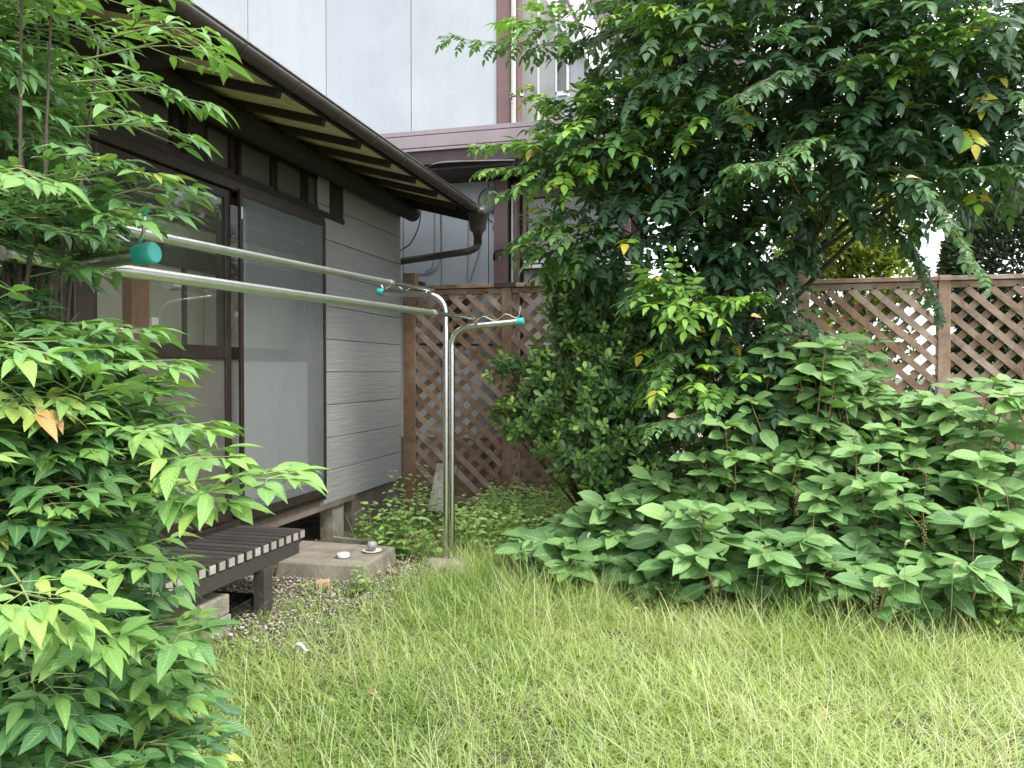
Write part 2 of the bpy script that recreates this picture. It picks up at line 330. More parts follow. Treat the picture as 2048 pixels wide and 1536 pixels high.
T_NAN = [leaf_tpl([0, .10, .28, .5, .72, .88, 1], [0, .085, .155, .165, .11, .045, 0], .35, c, .006) for c in (.10, .26, .48)]
T_WIS = [leaf_tpl([0, .15, .42, .75, 1], [0, .185, .265, .14, 0], .25, c) for c in (.05, .18, .35)]
T_SHR = [leaf_tpl([0, .3, .62, .86, 1], [0, .12, .23, .17, 0], .3, c) for c in (.05, .2, -.1)]
T_POK = [leaf_tpl([0, .08, .22, .4, .6, .8, .92, 1], [0, .075, .185, .24, .235, .15, .065, 0], .25, c, .016) for c in (.06, .22, .40)]
T_WEE = [leaf_tpl([0, .12, .35, .65, .88, 1], [0, .20, .30, .22, .09, 0], .2, c, .012) for c in (.1, .35, .5)]
T_SIM = [leaf_tpl([0, .5, 1], [0, .22, 0], .2, c) for c in (.1, .3)]

class Leaves:
    def __init__(s): s.p, s.t, s.n, s.L, s.c, s.k, s.w = [], [], [], [], [], [], []
    def add(s, p, t, n, L, c, k=0, w=1.0):
        s.p.append(tuple(p)); s.t.append(tuple(t)); s.n.append(tuple(n)); s.L.append(L); s.c.append(c); s.k.append(k); s.w.append(w)
    def arrays(s):
        p, t, n = np.array(s.p), np.array(s.t), np.array(s.n)
        t /= np.linalg.norm(t, axis=1)[:, None] + 1e-9
        x = np.cross(t, n); x /= np.linalg.norm(x, axis=1)[:, None] + 1e-9
        z = np.cross(x, t)
        return p, x, t, z, np.array(s.L), np.array(s.c), np.array(s.k), np.array(s.w)
def fast_mesh(name, V, F3, tint, uv, m):
    me = bpy.data.meshes.new(name)
    me.vertices.add(len(V)); me.vertices.foreach_set('co', V.astype(np.float32).ravel())
    nf = len(F3); me.loops.add(nf * 3); me.loops.foreach_set('vertex_index', F3.astype(np.int32).ravel())
    me.polygons.add(nf); me.polygons.foreach_set('loop_start', np.arange(0, nf * 3, 3, dtype=np.int32))
    me.polygons.foreach_set('use_smooth', np.ones(nf, dtype=bool))
    a = me.attributes.new('tint', 'FLOAT', 'POINT'); a.data.foreach_set('value', tint.astype(np.float32))
    u = me.uv_layers.new(name='UVMap'); u.data.foreach_set('uv', uv[F3.ravel()].astype(np.float32).ravel())
    me.materials.append(m); me.update(); me.validate(); return me
def leaves_mesh(name, arr, sel, tpls, m):
    p, x, t, z, L, c, k, w = (a[sel] for a in arr)
    VV, FF, TT, UU = [], [], [], []; off = 0
    for ki, (V, UV, Fc) in enumerate(tpls):
        q = k == ki
        if not q.any(): continue
        pw = p[q][:, None, :] + (x[q][:, None, :] * (V[None, :, 0:1] * w[q][:, None, None]) + t[q][:, None, :] * V[None, :, 1:2] + z[q][:, None, :] * V[None, :, 2:3]) * L[q][:, None, None]
        n = q.sum(); VV.append(pw.reshape(-1, 3)); TT.append(np.repeat(c[q], len(V))); UU.append(np.tile(UV, (n, 1)))
        FF.append((Fc[None] + (np.arange(n) * len(V))[:, None, None]).reshape(-1, 3) + off); off += n * len(V)
    return fast_mesh(name, np.vstack(VV), np.vstack(FF), np.concatenate(TT), np.vstack(UU), m)
_tpl_cache = {}
def tpl_mesh(key, tpl, tint, m):
    kk = (key, tint)
    if kk not in _tpl_cache:
        V, UV, Fc = tpl; _tpl_cache[kk] = fast_mesh('leaf', V, Fc, np.full(len(V), tint), UV, m)
    return _tpl_cache[kk]
def plant(root, key, lv, tpls, m, nparts=300, rest='foliage', cell=14):
    """nparts leaves that show largest are parts of their own, the rest is one mass"""
    arr = lv.arrays(); p, x, t, z, L, c, k, w = arr; N = len(p)
    pick = np.zeros(N, bool)
    if nparts:
        mid = p + t * (L * .5)[:, None] - np.array(CAMP)
        dz = mid @ np.array(Cd); dx = mid @ np.array(Rt); dy = mid @ np.array(Ud)
        ok = dz > .3; dzs = np.where(ok, dz, 1)
        px = 1024 + FPX * dx / dzs; py = 768 - FPX * dy / dzs
        ok &= (px > -10) & (px < 2058) & (py > -10) & (py < 1546)
        face = np.abs((z * mid).sum(1)) / np.linalg.norm(mid, axis=1)
        cells = {}
        for i in np.argsort(dz):
            if not ok[i]: continue
            q = (int(px[i] // cell), int(py[i] // cell))
            if q not in cells: cells[q] = i
        cand = np.array(list(cells.values()))
        sc = (L / dzs * (.35 + face))[cand]; cand = cand[np.argsort(-sc)][:nparts]; pick[cand] = True
    bpy.context.view_layer.update()
    pinv = Matrix.Translation(root.matrix_world.translation).inverted()
    for i in np.nonzero(pick)[0]:
        ti = round(float(np.clip(c[i], 0, 1)) * 14) / 14
        o = bpy.data.objects.new('leaf', tpl_mesh(key + str(k[i]), tpls[int(k[i])], ti, m)); COL.objects.link(o)
        o.parent = root; o.matrix_parent_inverse = pinv
        X, Y, Z = x[i] * L[i] * w[i], t[i] * L[i], z[i] * L[i]
        o.matrix_basis = Matrix(((X[0], Y[0], Z[0], p[i][0]), (X[1], Y[1], Z[1], p[i][1]), (X[2], Y[2], Z[2], p[i][2]), (0, 0, 0, 1)))
    me = leaves_mesh(rest, arr, ~pick, tpls, m)
    o = link(rest, me, root); o['kind'] = 'stuff'
    return o
def stems_obj(root, paths, m, name='stem', n=5):
    b = MB()
    for pts, r0, r1 in paths:
        N = len(pts); b.tube(pts, [r0 + (r1 - r0) * i / (N - 1) for i in range(N)], n, cap=False)
    return b.build(name, m, root)
def rv(s=1.0):
    v = Vector(RNG.normal(size=3)); return v.normalized() * s
def uni(a, b): return float(RNG.uniform(a, b))

def frond(lv, st, base, d, length, pairs, L, tint, kset=(0, 1, 2), droop=.6, hang=.35, up=Zu, w=1.0, rr=.0016):
    """pinnate leaf: an arching rachis with leaflets in pairs and one at the end"""
    p = Vector(base); d = Vector(d).normalized(); step = length / (pairs + 1); pts = [p.copy()]
    for i in range(pairs + 1):
        d = (d + Vector((0, 0, -droop * step / max(.05, length)))).normalized(); p = p + d * step; pts.append(p.copy())
        side = d.cross(up)
        if side.length < .05: side = d.cross(Vector((1, 0, 0)))
        side.normalize(); nrm = side.cross(d).normalized()
        if i < pairs:
            prof = 1 - .35 * abs(i - pairs * .55) / (pairs * .55)
            for sg in (-1, 1):
                t = (side * sg + d * .42 + Vector((0, 0, -hang)) + rv(.2)).normalized()
                lv.add(p, t, nrm + rv(.28), L * prof * uni(.85, 1.12), tint + uni(-.07, .07), int(RNG.choice(kset)), w)
        else: lv.add(p, d + Vector((0, 0, -hang * .6)), nrm + rv(.2), L * uni(.9, 1.15), tint + uni(-.05, .07), int(RNG.choice(kset)), w)
    if st is not None: st.append((pts, rr, rr * .5))
    return pts

# ------------------------------------------------------------------ setting: ground, lawn bed, gravel
def ground():
    b = MB(); S = 150
    b.add([(-S, -S, -.004), (S, -S, -.004), (S, S, -.004), (-S, S, -.004)], [(0, 1, 2, 3)])
    tag(b.build('ground', M['soil']), 'bare earth ground reaching under the lawn and far beyond the fence', kind='structure')
    # uneven garden soil
    n = 120; x0, x1, y0, y1 = -3.6, 3.6, -1.2, 6.9; b = MB(); V = []
    for j in range(n + 1):
        for i in range(n + 1):
            x = x0 + (x1 - x0) * i / n; y = y0 + (y1 - y0) * j / n
            e = min(1, min(i, j, n - i, n - j) / 4)
            h = .012 + .014 * math.sin(x * 3.1 + y * 1.7) * math.cos(y * 2.3) + .006 * math.sin(x * 17 + 3 * math.sin(y * 9))
            V.append((x, y, max(.001, h) * e))
    Fc = [(j * (n + 1) + i, j * (n + 1) + i + 1, (j + 1) * (n + 1) + i + 1, (j + 1) * (n + 1) + i) for j in range(n) for i in range(n)]
    b.add(V, Fc, True); tag(b.build('garden_soil', M['soil']), 'uneven brown garden soil between house and fence', kind='structure')
ground()

def gravel():
    # pebbles lie in front of and under the bench, thinning into the lawn
    tp = []
    for k in range(5):
        bm = bmesh.new(); bmesh.ops.create_icosphere(bm, subdivisions=1, radius=1)
        V = np.array([v.co[:] for v in bm.verts]); Fc = np.array([[v.index for v in f.verts] for f in bm.faces]); bm.free()
        V = V * (1 + RNG.uniform(-.22, .22, (len(V), 1))) * np.array([1, uni(.5, .85), uni(.3, .6)]); tp.append((V, Fc))
    VV, FF, TT = [], [], []; off = 0
    for i in range(11000):
        x = uni(-3.3, -1.35); y = uni(2.2, 5.2)
        dens = 1.0 if x < -2.0 else max(0, 1 - (x + 2.0) / .55)
        if y > 4.25 and x < -2.0: dens *= .25
        if y < 3.15: dens *= max(0, (y - 2.8) / .35) * .6
        if uni(0, 1) > dens: continue
        s = uni(.005, .0125) * (1.7 if uni(0, 1) < .06 else 1); V, Fc = tp[i % 5]; a = uni(0, 6.28)
        R = np.array([[math.cos(a), -math.sin(a), 0], [math.sin(a), math.cos(a), 0], [0, 0, 1]])
        VV.append(V @ R.T * s + np.array([x, y, .022 + uni(0, .012)])); FF.append(Fc + off); off += len(V); TT.append(np.full(len(V), uni(0, 1)))
    me = fast_mesh('gravel', np.vstack(VV), np.vstack(FF), np.concatenate(TT), np.zeros((off, 2)), M['stone'])
    o = link('gravel', me); tag(o, 'pale pinkish pebbles scattered under and before the slatted bench', 'gravel', kind='stuff')
gravel()

# pebble colours vary stone by stone
def stone_tint():
    nt = M['stone'].node_tree; b = nt.nodes['Principled BSDF']
    at = nt.nodes.new('ShaderNodeAttribute'); at.attribute_name = 'tint'
    r = ramp(nt, at.outputs['Fac'], [(0, (.14, .125, .12)), (.35, (.32, .26, .23)), (.75, (.50, .42, .38)), (1, (.68, .62, .57))])
    src = b.inputs['Base Color'].links[0].from_socket
    mx = nt.nodes.new('ShaderNodeMix'); mx.data_type = 'RGBA'; mx.inputs['Factor'].default_value = .65
    nt.links.new(src, mx.inputs['A']); nt.links.new(r.outputs['Color'], mx.inputs['B']); nt.links.new(mx.outputs['Result'], b.inputs['Base Color'])
stone_tint()

# ------------------------------------------------------------------ the low house on the left
WX = -2.75; CY = 6.52
def house():
    R = empty('low_house', (-4, 3.5, 0)); tag(R, 'low single-storey house with dark eaves and grey siding behind the bench', 'house')
    # shell behind the visible front
    b = MB(); b.box((-6.4, CY - .10, .30), (WX - .03, CY, 2.84)); b.box((-6.4, -1.5, .30), (-6.3, CY - .1, 2.9)); b.box((-6.3, -1.5, .30), (WX - .03, -1.4, 2.84))
    b.build('outer_wall', M['siding'], R)
    b = MB(); b.box((-6.3, -1.4, .30), (WX - .1, CY - .1, .385)); b.build('floor', M['intfloor'], R)
    b = MB(); b.box((-6.3, -1.4, 2.76), (WX - .08, CY - .1, 2.80)); b.build('ceiling', M['interior'], R)
    iw = MB(); iw.box((-3.07, -1.4, .385), (-3.00, CY - .1, 2.76)); iw = iw.build('inner_wall', M['interior'], R)
    for z0, z1 in ((2.155, 2.245), (1.90, 2.015)):
        MB().box((-3.00, 1.0, z0), (-2.97, 5.9, z1)).build('beam', M['darkwood'], iw)
    MB().box((-3.00, 3.40, .385), (-2.94, 3.53, 1.90)).build('post', M['redwood'], iw)
    MB().box((-3.00, 3.865, .385), (-2.98, 3.89, 1.90)).build('post', M['darkwood'], iw)
    MB().box((-3.00, 2.5, .385), (-2.94, 2.61, 2.155)).build('post', M['redwood'], iw)
    MB().box((-3.00, 3.3, 2.26), (-2.985, 3.48, 2.5)).build('dark_opening', M['tray'], iw)
    MB().box((-2.94, 3.53, 1.52), (-2.925, 3.58, 1.59)).build('light_switch', M['paper'], iw)
    for y in (2.64, 4.06):
        MB().box((-2.995, y, .42), (-2.985, y + .72, 1.88)).build('sliding_paper_screen', M['interior'], iw)
    # siding boards, right of the doors (each board proud, joint recessed)
    z = .32; k = 0
    MB().box((WX - .08, 5.02, .33), (WX - .012, CY - .004, 2.86)).build('sheathing', M['darkwood'], R)
    while z < 2.84:
        b = MB(); h = min(.243, 2.86 - z)
        b.box((WX - .012, 5.025, z + .002), (WX + .008, CY, z + h - .002)); b.build('siding_board', M['siding'], R, .003); z += .243
    # base: ledger, foundation, stone foot, dark void behind
    MB().box((WX - .09, .2, .28), (WX + .005, 5.6, .366)).build('sill_beam', M['found'], R, .004)
    MB().box((WX - .16, 5.62, 0), (WX - .04, CY - .01, .33)).build('foundation', M['found'], R)
    MB().box((WX - .14, 5.28, 0), (WX - .02, 5.45, .31)).build('foundation_post', M['block'], R, .01)
    MB().box((-3.75, -1.4, 0), (-3.65, 5.62, .30)).build('foundation', M['found'], R)
    # door frame
    HZ0, HZ1 = .37, 2.42
    b = MB(); b.box((WX - .09, .9, 2.36), (WX + .035, 5.06, HZ1)); fr = b.build('door_head', M['sash'], R, .004)
    MB().box((WX - .09, .9, HZ0 - .002), (WX + .04, 5.06, HZ0 + .045)).build('door_sill', M['sash'], R, .004)
    for y0, y1 in ((5.0, 5.045), (2.80, 2.90), (.9, 1.0)):
        MB().box((WX - .09, y0, HZ0 + .045), (WX + .03, y1, 2.36)).build('door_jamb', M['sash'], R, .003)
    def leaf(y0, y1, x, low, screen=False):
        w = .052; d = empty('sliding_door', (x, y0, .415)); d.parent = R; d.matrix_parent_inverse = Matrix.Translation((4, -3.5, 0))
        bpy.context.view_layer.update()
        b = MB(); z0, z1 = .42, 2.355
        b.box((x - .015, y0, z0), (x + .015, y0 + w, z1)); b.box((x - .015, y1 - w, z0), (x + .015, y1, z1))
        b.box((x - .014, y0 + w, z0), (x + .014, y1 - w, z0 + .07)); b.box((x - .014, y0 + w, z1 - .05), (x + .014, y1 - w, z1))
        b.box((x - .014, y0 + w, 1.37), (x + .014, y1 - w, 1.445)); b.build('door_frame', M['sash'], d, .003)
        MB().box((x - .004, y0 + w, z0 + .07), (x + .002, y1 - w, 1.37)).build('lower_pane', low, d)
        MB().box((x - .003, y0 + w, 1.445), (x + .001, y1 - w, z1 - .05)).build('glass_pane', M['glass'], d)
        return d
    leaf(2.90, 3.97, WX - .005, M['frost']); leaf(3.93, 5.0, WX - .05, M['frost2']); leaf(1.9, 2.80, WX - .005, M['frost']); leaf(1.0, 1.9, WX - .05, M['frost'])
    # insect screen in front of the right-hand leaf
    s = MB(); x = WX + .045; w = .028; z0, z1 = .40, 2.375
    s.box((x - .01, 4.0, z0), (x + .01, 4.0 + w, z1)); s.box((x - .01, 5.035 - w, z0), (x + .01, 5.035, z1)); s.box((x - .009, 4.0 + w, z0), (x + .009, 5.035 - w, z0 + .06)); s.box((x - .009, 4.0 + w, z1 - .04), (x + .009, 5.035 - w, z1))
    so = s.build('screen_door', M['sash'], R, .002)
    MB().box((x - .001, 4.0 + w, z0 + .06), (x + .001, 5.035 - w, z1 - .04)).build('screen_mesh', M['mesh'], so)
    MB().box((x + .01, 4.008, 2.2), (x + .013, 4.02, 2.27)).build('sticker', M['paper'], so)
    # transom row of small windows
    MB().box((WX - .08, .9, 2.422), (WX - .03, 5.36, 2.76)).build('transom_board', M['darkwood'], R)
    MB().box((WX - .03, .9, 2.42), (WX + .02, 5.40, 2.46)).build('transom_rail', M['darkwood'], R, .003)
    MB().box((WX - .03, .9, 2.70), (WX + .02, 5.40, 2.77)).build('transom_rail', M['darkwood'], R, .003)
    def Yp(px): return onX(px, 400, WX).y
    edges = [(200, 236), (250, 345), (417, 462), (484, 545), (556, 606), (618, 653)]
    for i, (a, c) in enumerate(edges):
        y0, y1 = Yp(a), Yp(c)
        f = MB(); A0, A1, B0, B1 = y0 - .025, y1 + .025, 2.4625, 2.6975; q = .022
        f.box((WX - .03, A0, B0), (WX, A0 + q, B1)).box((WX - .03, A1 - q, B0), (WX, A1, B1)).box((WX - .03, A0 + q, B0), (WX, A1 - q, B0 + q)).box((WX - .03, A0 + q, B1 - q), (WX, A1 - q, B1)); o = f.build('transom_window', M['sash'], R)
        MB().box((WX - .028, y0, 2.462), (WX - .022, y1, 2.698)).build('pane', M['frost'], o)
    for px0, px1 in ((372, 405), (657, 683)):
        MB().box((WX - .025, Yp(px0), 2.46), (WX + .015, Yp(px1), 2.70)).build('transom_post', M['darkwood'], R)
    MB().box((WX - .09, -1.4, 2.772), (WX + .004, CY - .01, 3.0)).build('frieze_board', M['darkwood'], R)
    # round wall plate under the rafters
    g = MB(); lx, lz = -2.655, 2.735; g.tube([(lx, -1.4, lz), (lx, 6.60, lz)], .072, 20); g.build('round_beam', M['darkwood'], R)
    # roof
    sl = .27; gx = -2.05; gz = 2.63
    def rz(x): return gz + sl * (gx - x)
    YE = 6.50
    rf = MB(); x0, x1 = gx + .02, -6.7
    def slab(b, xa, xb, ya, yb, o0, o1):
        b.add([(xa, ya, rz(xa) + o0), (xa, yb, rz(xa) + o0), (xb, yb, rz(xb) + o0), (xb, ya, rz(xb) + o0), (xa, ya, rz(xa) + o1), (xa, yb, rz(xa) + o1), (xb, yb, rz(xb) + o1), (xb, ya, rz(xb) + o1)],
              [(0, 1, 2, 3), (7, 6, 5, 4), (0, 4, 5, 1), (1, 5, 6, 2), (2, 6, 7, 3), (3, 7, 4, 0)])
    slab(rf, gx + .03, -6.7, -1.6, YE + .03, .105, .13); ro = rf.build('roof', M['sirocco'], R)
    y = -1.4; ys = []
    while y < YE: ys.append(y); y += .4475
    off = 3.40 - ys[min(range(len(ys)), key=lambda i: abs(ys[i] - 3.40))]
    ys = [q + off for q in ys]
    for i, q in enumerate(ys[:-1]):
        s = MB(); slab(s, gx - .01, -3.4, q + .005, ys[i + 1] - .003, .052, .066); s.build('soffit_board', M['soffit'], ro)
    for q in ys:
        MB().beam((gx - .02, q, rz(gx - .02) + .03), (-3.4, q, rz(-3.4) + .03), .04, .042).build('rafter', M['rafter'], ro)
    MB().beam((gx - .0, YE, rz(gx) + .045), (-6.7, YE, rz(-6.7) + .045), .05, .115).build('barge_board', M['darkwood'], ro)
    MB().box((gx - .02, -1.6, gz + .05), (gx + .0, YE - .03, gz + .10)).build('eaves_board', M['darkwood'], ro)
    MB().box((gx + .0, -1.6, gz + .1355), (gx + .045, YE + .04, gz + .139)).build('drip_edge', M['alu'], ro)
    # beam end low in the near eave
    pb = onX(315, 100, -2.35)
    MB().beam((-2.28, pb.y, pb.z), (-2.9, pb.y, pb.z + .02), .10, .12).build('beam_end', M['darkwood'], R)
    # gutter
    g = MB(); n = 12; yy = [-1.6, YE - .06]; gc = gx + .052; gzc = gz + .085; r = .043; V = []
    for y in yy:
        for rr in (r, r - .004):
            for k in range(n + 1):
                a = math.pi + math.pi * k / n; V.append((gc + rr * math.cos(a), y, gzc + rr * math.sin(a)))
    q = n + 1; Fc = []
    for k in range(n):
        Fc += [(k, 2 * q + k, 2 * q + k + 1, k + 1), (q + k, q + k + 1, 3 * q + k + 1, 3 * q + k)]
    Fc += [(0, q, 3 * q, 2 * q), (n, 2 * q + n, 3 * q + n, q + n)]
    g.add(V, Fc, True); go = g.build('gutter', M['gutter'], R)
    for q in ys[1:]:
        s = MB(); pts = [(gc + (r + .003) * math.cos(math.pi + math.pi * k / 10), q, gzc + (r + .003) * math.sin(math.pi + math.pi * k / 10)) for k in range(11)]
        s.tube(pts, .004, 6); s.build('gutter_clip', M['gutter'], go)
    # hopper and down pipe
    hp = Vector((gc, YE - .02, gz)); s = MB()
    prof = [(.001, -.155), (.040, -.155), (.044, -.12), (.074, -.09), (.088, .03), (.096, .035), (.096, .095), (.088, .095), (.084, .05), (.001, .0)]
    s.lathe(prof, hp, 10); ho = s.build('rain_hopper', M['gutter'], R)
    a = hp + Vector((0, 0, -.15)); b2 = hp + Vector((0, 0, -.22))
    pe = Vector((-2.88, 6.62, 2.30))
    s = MB(); s.tube([a, b2 + Vector((0, 0, .03))] + smooth_path([b2, b2 + Vector((-.03, 0, -.035)), b2 + Vector((-.09, .01, -.055))], 4) + [pe, pe + Vector((-.03, 0, -.04)), Vector((-2.92, 6.62, .3))], .031, 14); s.build('down_pipe', M['gutter'], R)
    s = MB(); s.lathe([(.001, -.22), (.037, -.22), (.037, -.15), (.04, -.15)], hp, 12); s.build('pipe_joint', M['gutter'], ho)
    # cable hanging from the eave behind the corner
    s = MB(); s.tube(smooth_path([onY(842, 415, 6.7), onY(838, 450, 6.7), onY(822, 485, 6.7), onY(800, 502, 6.7)]), .006, 6); s.build('cable', M['cable'], R)
house()

# ------------------------------------------------------------------ the two-storey neighbour behind
def neighbour():
    NY = 7.4
    R = empty('neighbour_house', (-1, 8, 0)); tag(R, 'two-storey neighbouring house of tall white panels with brown trim', 'house')
    def X(px): return onY(px, 400, NY).x
    zt = onY(985, 374, NY).z
    # lower wall panels
    xs = [-5.2, X(806), X(882), X(977), X(993)]
    for a, b in zip(xs[:-1], xs[1:]):
        MB().box((a + .004, NY, .62), (b - .004, NY + .05, zt + .1)).build('wall_panel', M['whitewall'], R, .003)
    MB().box((-5.2, NY - .01, 0), (X(1288), NY + .05, .615)).build('base_wall', M['found'], R)
    MB().box((-5.2, NY + .05, 0), (X(1285), NY + .12, 3.6)).build('wall_core', M['darkbrown'], R)
    px0, px1 = X(993), X(1021)
    MB().box((px0, NY - .10, .1), (px1, NY - .001, zt + .05)).build('post', M['browntrim'], R, .004)
    MB().box((X(1024), NY - .03, .1), (X(1028), NY, zt)).build('white_strip', M['white'], R)
    MB().tube([(X(1037), NY - .07, .1), (X(1037), NY - .07, zt)], .035, 12).build('drain_pipe', M['browntrim'], R)
    # lower window with white sill bars and reflecting glass
    w0, w1 = X(1048), X(1262); z0, z1 = onY(1100, 528, NY).z, onY(1060, 398, NY).z
    w = MB(); w.box((w0, NY - .06, z1), (w1, NY, z1 + .06)).box((w0, NY - .06, z0 - .05), (w1, NY, z0)); w.box((w0, NY - .06, z0), (w0 + .04, NY, z1)).box((w1 - .04, NY - .06, z0), (w1, NY, z1))
    wo = w.build('window', M['browntrim'], R, .003)
    MB().box((w0 + .04, NY - .02, z0), (w1 - .04, NY - .012, z1)).build('window_pane', M['glass'], wo)
    MB().box((w0 + .04, NY - .004, z0), (w1 - .04, NY - .001, z1)).build('curtain', M['greymetal'], wo)
    MB().box((w0 + .02, NY - .085, z0 + .005), (w1, NY - .055, z0 + .035)).box((w0 + .02, NY - .085, z0 - .045), (w1, NY - .055, z0 - .012)).build('window_sill', M['white'], wo, .003)
    MB().box((w0, NY, .62), (X(1285), NY + .05, z0 - .05)).box((w0, NY, z1 + .06), (X(1285), NY + .05, zt + .1)).build('wall_panel', M['whitewall2'], R)
    # low roof: fascia of mauve metal, soffit, verge beam
    FY = 6.78
    def fz(py): return onY(900, py, FY).z
    x0, x1 = -5.6, X(1300)
    zs = [fz(300), fz(292.5), fz(266.5), fz(255)]
    for k in range(3):
        MB().box((x0, FY - .008 * (k == 1) - .014 * (k == 0), zs[k] + .006), (x1, FY + .02, zs[k + 1] - .003)).build('fascia_band', M['fascia'], R, .003)
    MB().box((x0, FY + .02, zs[0]), (x1, NY + .2, zs[3] - .012)).build('roof_deck', M['fascia'], R)
    MB().box((x0, FY + .01, zs[0] - .115), (x1, FY + .07, zs[0])).build('verge_beam', M['darkbrown'], R)
    for i in range(7):
        ya = FY + .07 + i * (NY - FY - .07) / 7
        MB().box((x0, ya + .004, zt + .06), (x1, ya + (NY - FY - .07) / 7 - .004, zt + .075)).build('soffit_board', M['darkbrown'], R)
    MB().box((x0, FY + .07, zt + .08), (x1, NY, zs[0] - .01)).build('soffit_backing', M['cable'], R)
    s = MB(); s.tube(smooth_path([onY(1030, 320, FY - .02), onY(950, 322, FY - .02), onY(880, 325, FY - .02), onY(850, 338, FY + .1), onY(842, 352, FY + .2)]), .006, 6); s.build('cable', M['greymetal'], R)
    # upper wall
    UY = 7.46
    def UX(px): return onY(px, 150, UY).x
    xs = [-6.6, UX(270), UX(385), UX(496), UX(652), UX(822), UX(994)]
    for a, b in zip(xs[:-1], xs[1:]):
        MB().box((a + .0035, UY, 3.2), (b - .0035, UY + .06, 7.6)).build('wall_panel', M['whitewall'], R, .003)
    MB().box((-6.6, UY + .06, 3.2), (UX(1000), UY + .2, 7.6)).build('wall_core', M['greymetal'], R)
    MB().box((UX(995), UY - .02, 3.2), (UX(1019), UY + .1, 7.6)).build('corner_trim', M['browntrim'], R, .004)
    MB().box((UX(1020), UY + .05, 3.2), (UX(1026), UY + .12, 7.6)).build('white_strip', M['white'], R)
    # set-back wing to the right of the trim
    WY = 7.75
    def VX(px): return onY(px, 150, WY).x
    for a, b, mm in ((1024, 1078, 'whitewall2'), (1078, 1112, 'whitewall2')):
        MB().box((VX(a) + .003, WY, 3.2), (VX(b) - .003, WY + .06, 7.6)).build('wall_panel', M[mm], R)
    MB().box((VX(1077) - .008, WY - .012, 3.2), (VX(1077) + .012, WY + .0, 7.6)).build('joint_strip', M['white'], R)
    MB().tube([(UX(1040), UY - .05, 3.35), (UX(1040), UY - .05, 7.6)], .031, 12).build('drain_pipe', M['browntrim'], R)
    q = onY(1040, 190, UY - .05)
    MB().box((q.x - .10, q.y - .005, q.z - .006), (q.x + .04, q.y + .03, q.z + .006)).box((q.x - .10, q.y - .005, q.z - .02), (q.x - .09, q.y + .05, q.z + .035)).build('pipe_bracket', M['greymetal'], R)
    MB().lathe([(.036, -.015), (.036, .015)], q, 12).build('pipe_collar', M['white'], R)
    wz0, wz1 = onY(1120, 185, WY).z, 7.0
    b = MB(); b.box((VX(1112), WY - .03, wz0), (VX(1115), WY + .05, wz1)).box((VX(1134), WY - .03, wz0), (VX(1139), WY + .05, wz1)).box((VX(1115), WY - .03, wz0 - .04), (VX(1134), WY + .05, wz0)); wo = b.build('window', M['white'], R)
    MB().box((VX(1115), WY, wz0), (VX(1134), WY + .01, wz1)).build('window_pane', M['glass'], wo)
    MB().box((VX(1115), WY + .03, wz0), (VX(1134), WY + .04, wz1)).build('curtain', M['greymetal'], wo)
    MB().box((VX(1112), WY + .001, 3.2), (VX(1139), WY + .06, wz0 - .04)).box((VX(1139), WY, 3.2), (VX(1180), WY + .06, 4.0)).build('wall_panel', M['whitewall'], R)
    # steep verge and brown roof falling to the right
    def slant(pa, pb, Y, th, wd, name, m, rise=Zu):
        A, B = onY(*pa, Y), onY(*pb, Y); MB().beam(A, B, th, wd, Vector((0, 1, 0))).build(name, m, R)
    b = MB(); y = WY + .002
    A, B, C_, D = onY(1090, -40, y), onY(1205, 175, y), onY(1250, 300, y), onY(1139, 300, y)
    A2 = onY(1139, 50, y)
    V = [A2, B, C_, D]; V2 = [v + Vector((0, .05, 0)) for v in V]
    b.add(V + V2, [(0, 1, 2, 3), (7, 6, 5, 4), (0, 4, 5, 1), (1, 5, 6, 2), (2, 6, 7, 3), (3, 7, 4, 0)]); b.build('gable_wall', M['whitewall'], R)
    b = MB()
    for pa, pb, wd in (((1088, -20), (1150, 100), .045), ((1100, -20), (1168, 110), .05)):
        b.beam(onY(*pa, WY - .12), onY(*pb, WY - .12), .03 if 0 else wd, .06, Vector((0, 1, 0)))
    b.build('window_hood', M['white'], R)
    b = MB(); b.beam(onY(1150, 0, WY - .22), onY(1290, 290, WY - .22), .13, .05, Vector((0, 1, 0))); b.build('barge_board', M['white'], R)
    b = MB(); b.beam(onY(1133, 0, WY - .22) , onY(1270, 285, WY - .22), .03, .06, Vector((0, 1, 0))); b.build('barge_trim', M['browntrim'], R)
    b = MB(); A, B = onY(1170, 0, WY - .2), onY(1305, 290, WY - .2)
    V = [A, B, B + Vector((.9, .2, .35)), A + Vector((1.6, .2, .9))]; V2 = [v + Vector((.02, .06, .0)) for v in V]
    b.add(V + V2, [(0, 3, 2, 1), (4, 5, 6, 7), (0, 1, 5, 4), (1, 2, 6, 5), (2, 3, 7, 6), (3, 0, 4, 7)]); b.build('roof', M['sirocco'], R)
    # outdoor sensor lamp with its wires, wall cables, meter boxes
    c = onY(982, 398, NY - .08)
    b = MB(); b.lathe([(.001, .10), (.055, .10), (.06, .085), (.06, -.06), (.045, -.09), (.03, -.13), (.001, -.14)], c, 16); lamp = b.build('wall_lamp', M['greymetal'], R)
    b = MB()
    b.tube(smooth_path([onY(1000, 378, NY - .06), onY(968, 380, NY - .06), onY(957, 405, NY - .06), onY(968, 430, NY - .06), onY(985, 445, NY - .06)]), .007, 6)
    b.tube(smooth_path([onY(994, 380, NY - .06), onY(998, 410, NY - .06), onY(992, 440, NY - .06), onY(985, 460, NY - .06)]), .006, 6)
    b.build('lamp_wire', M['cable'], lamp)
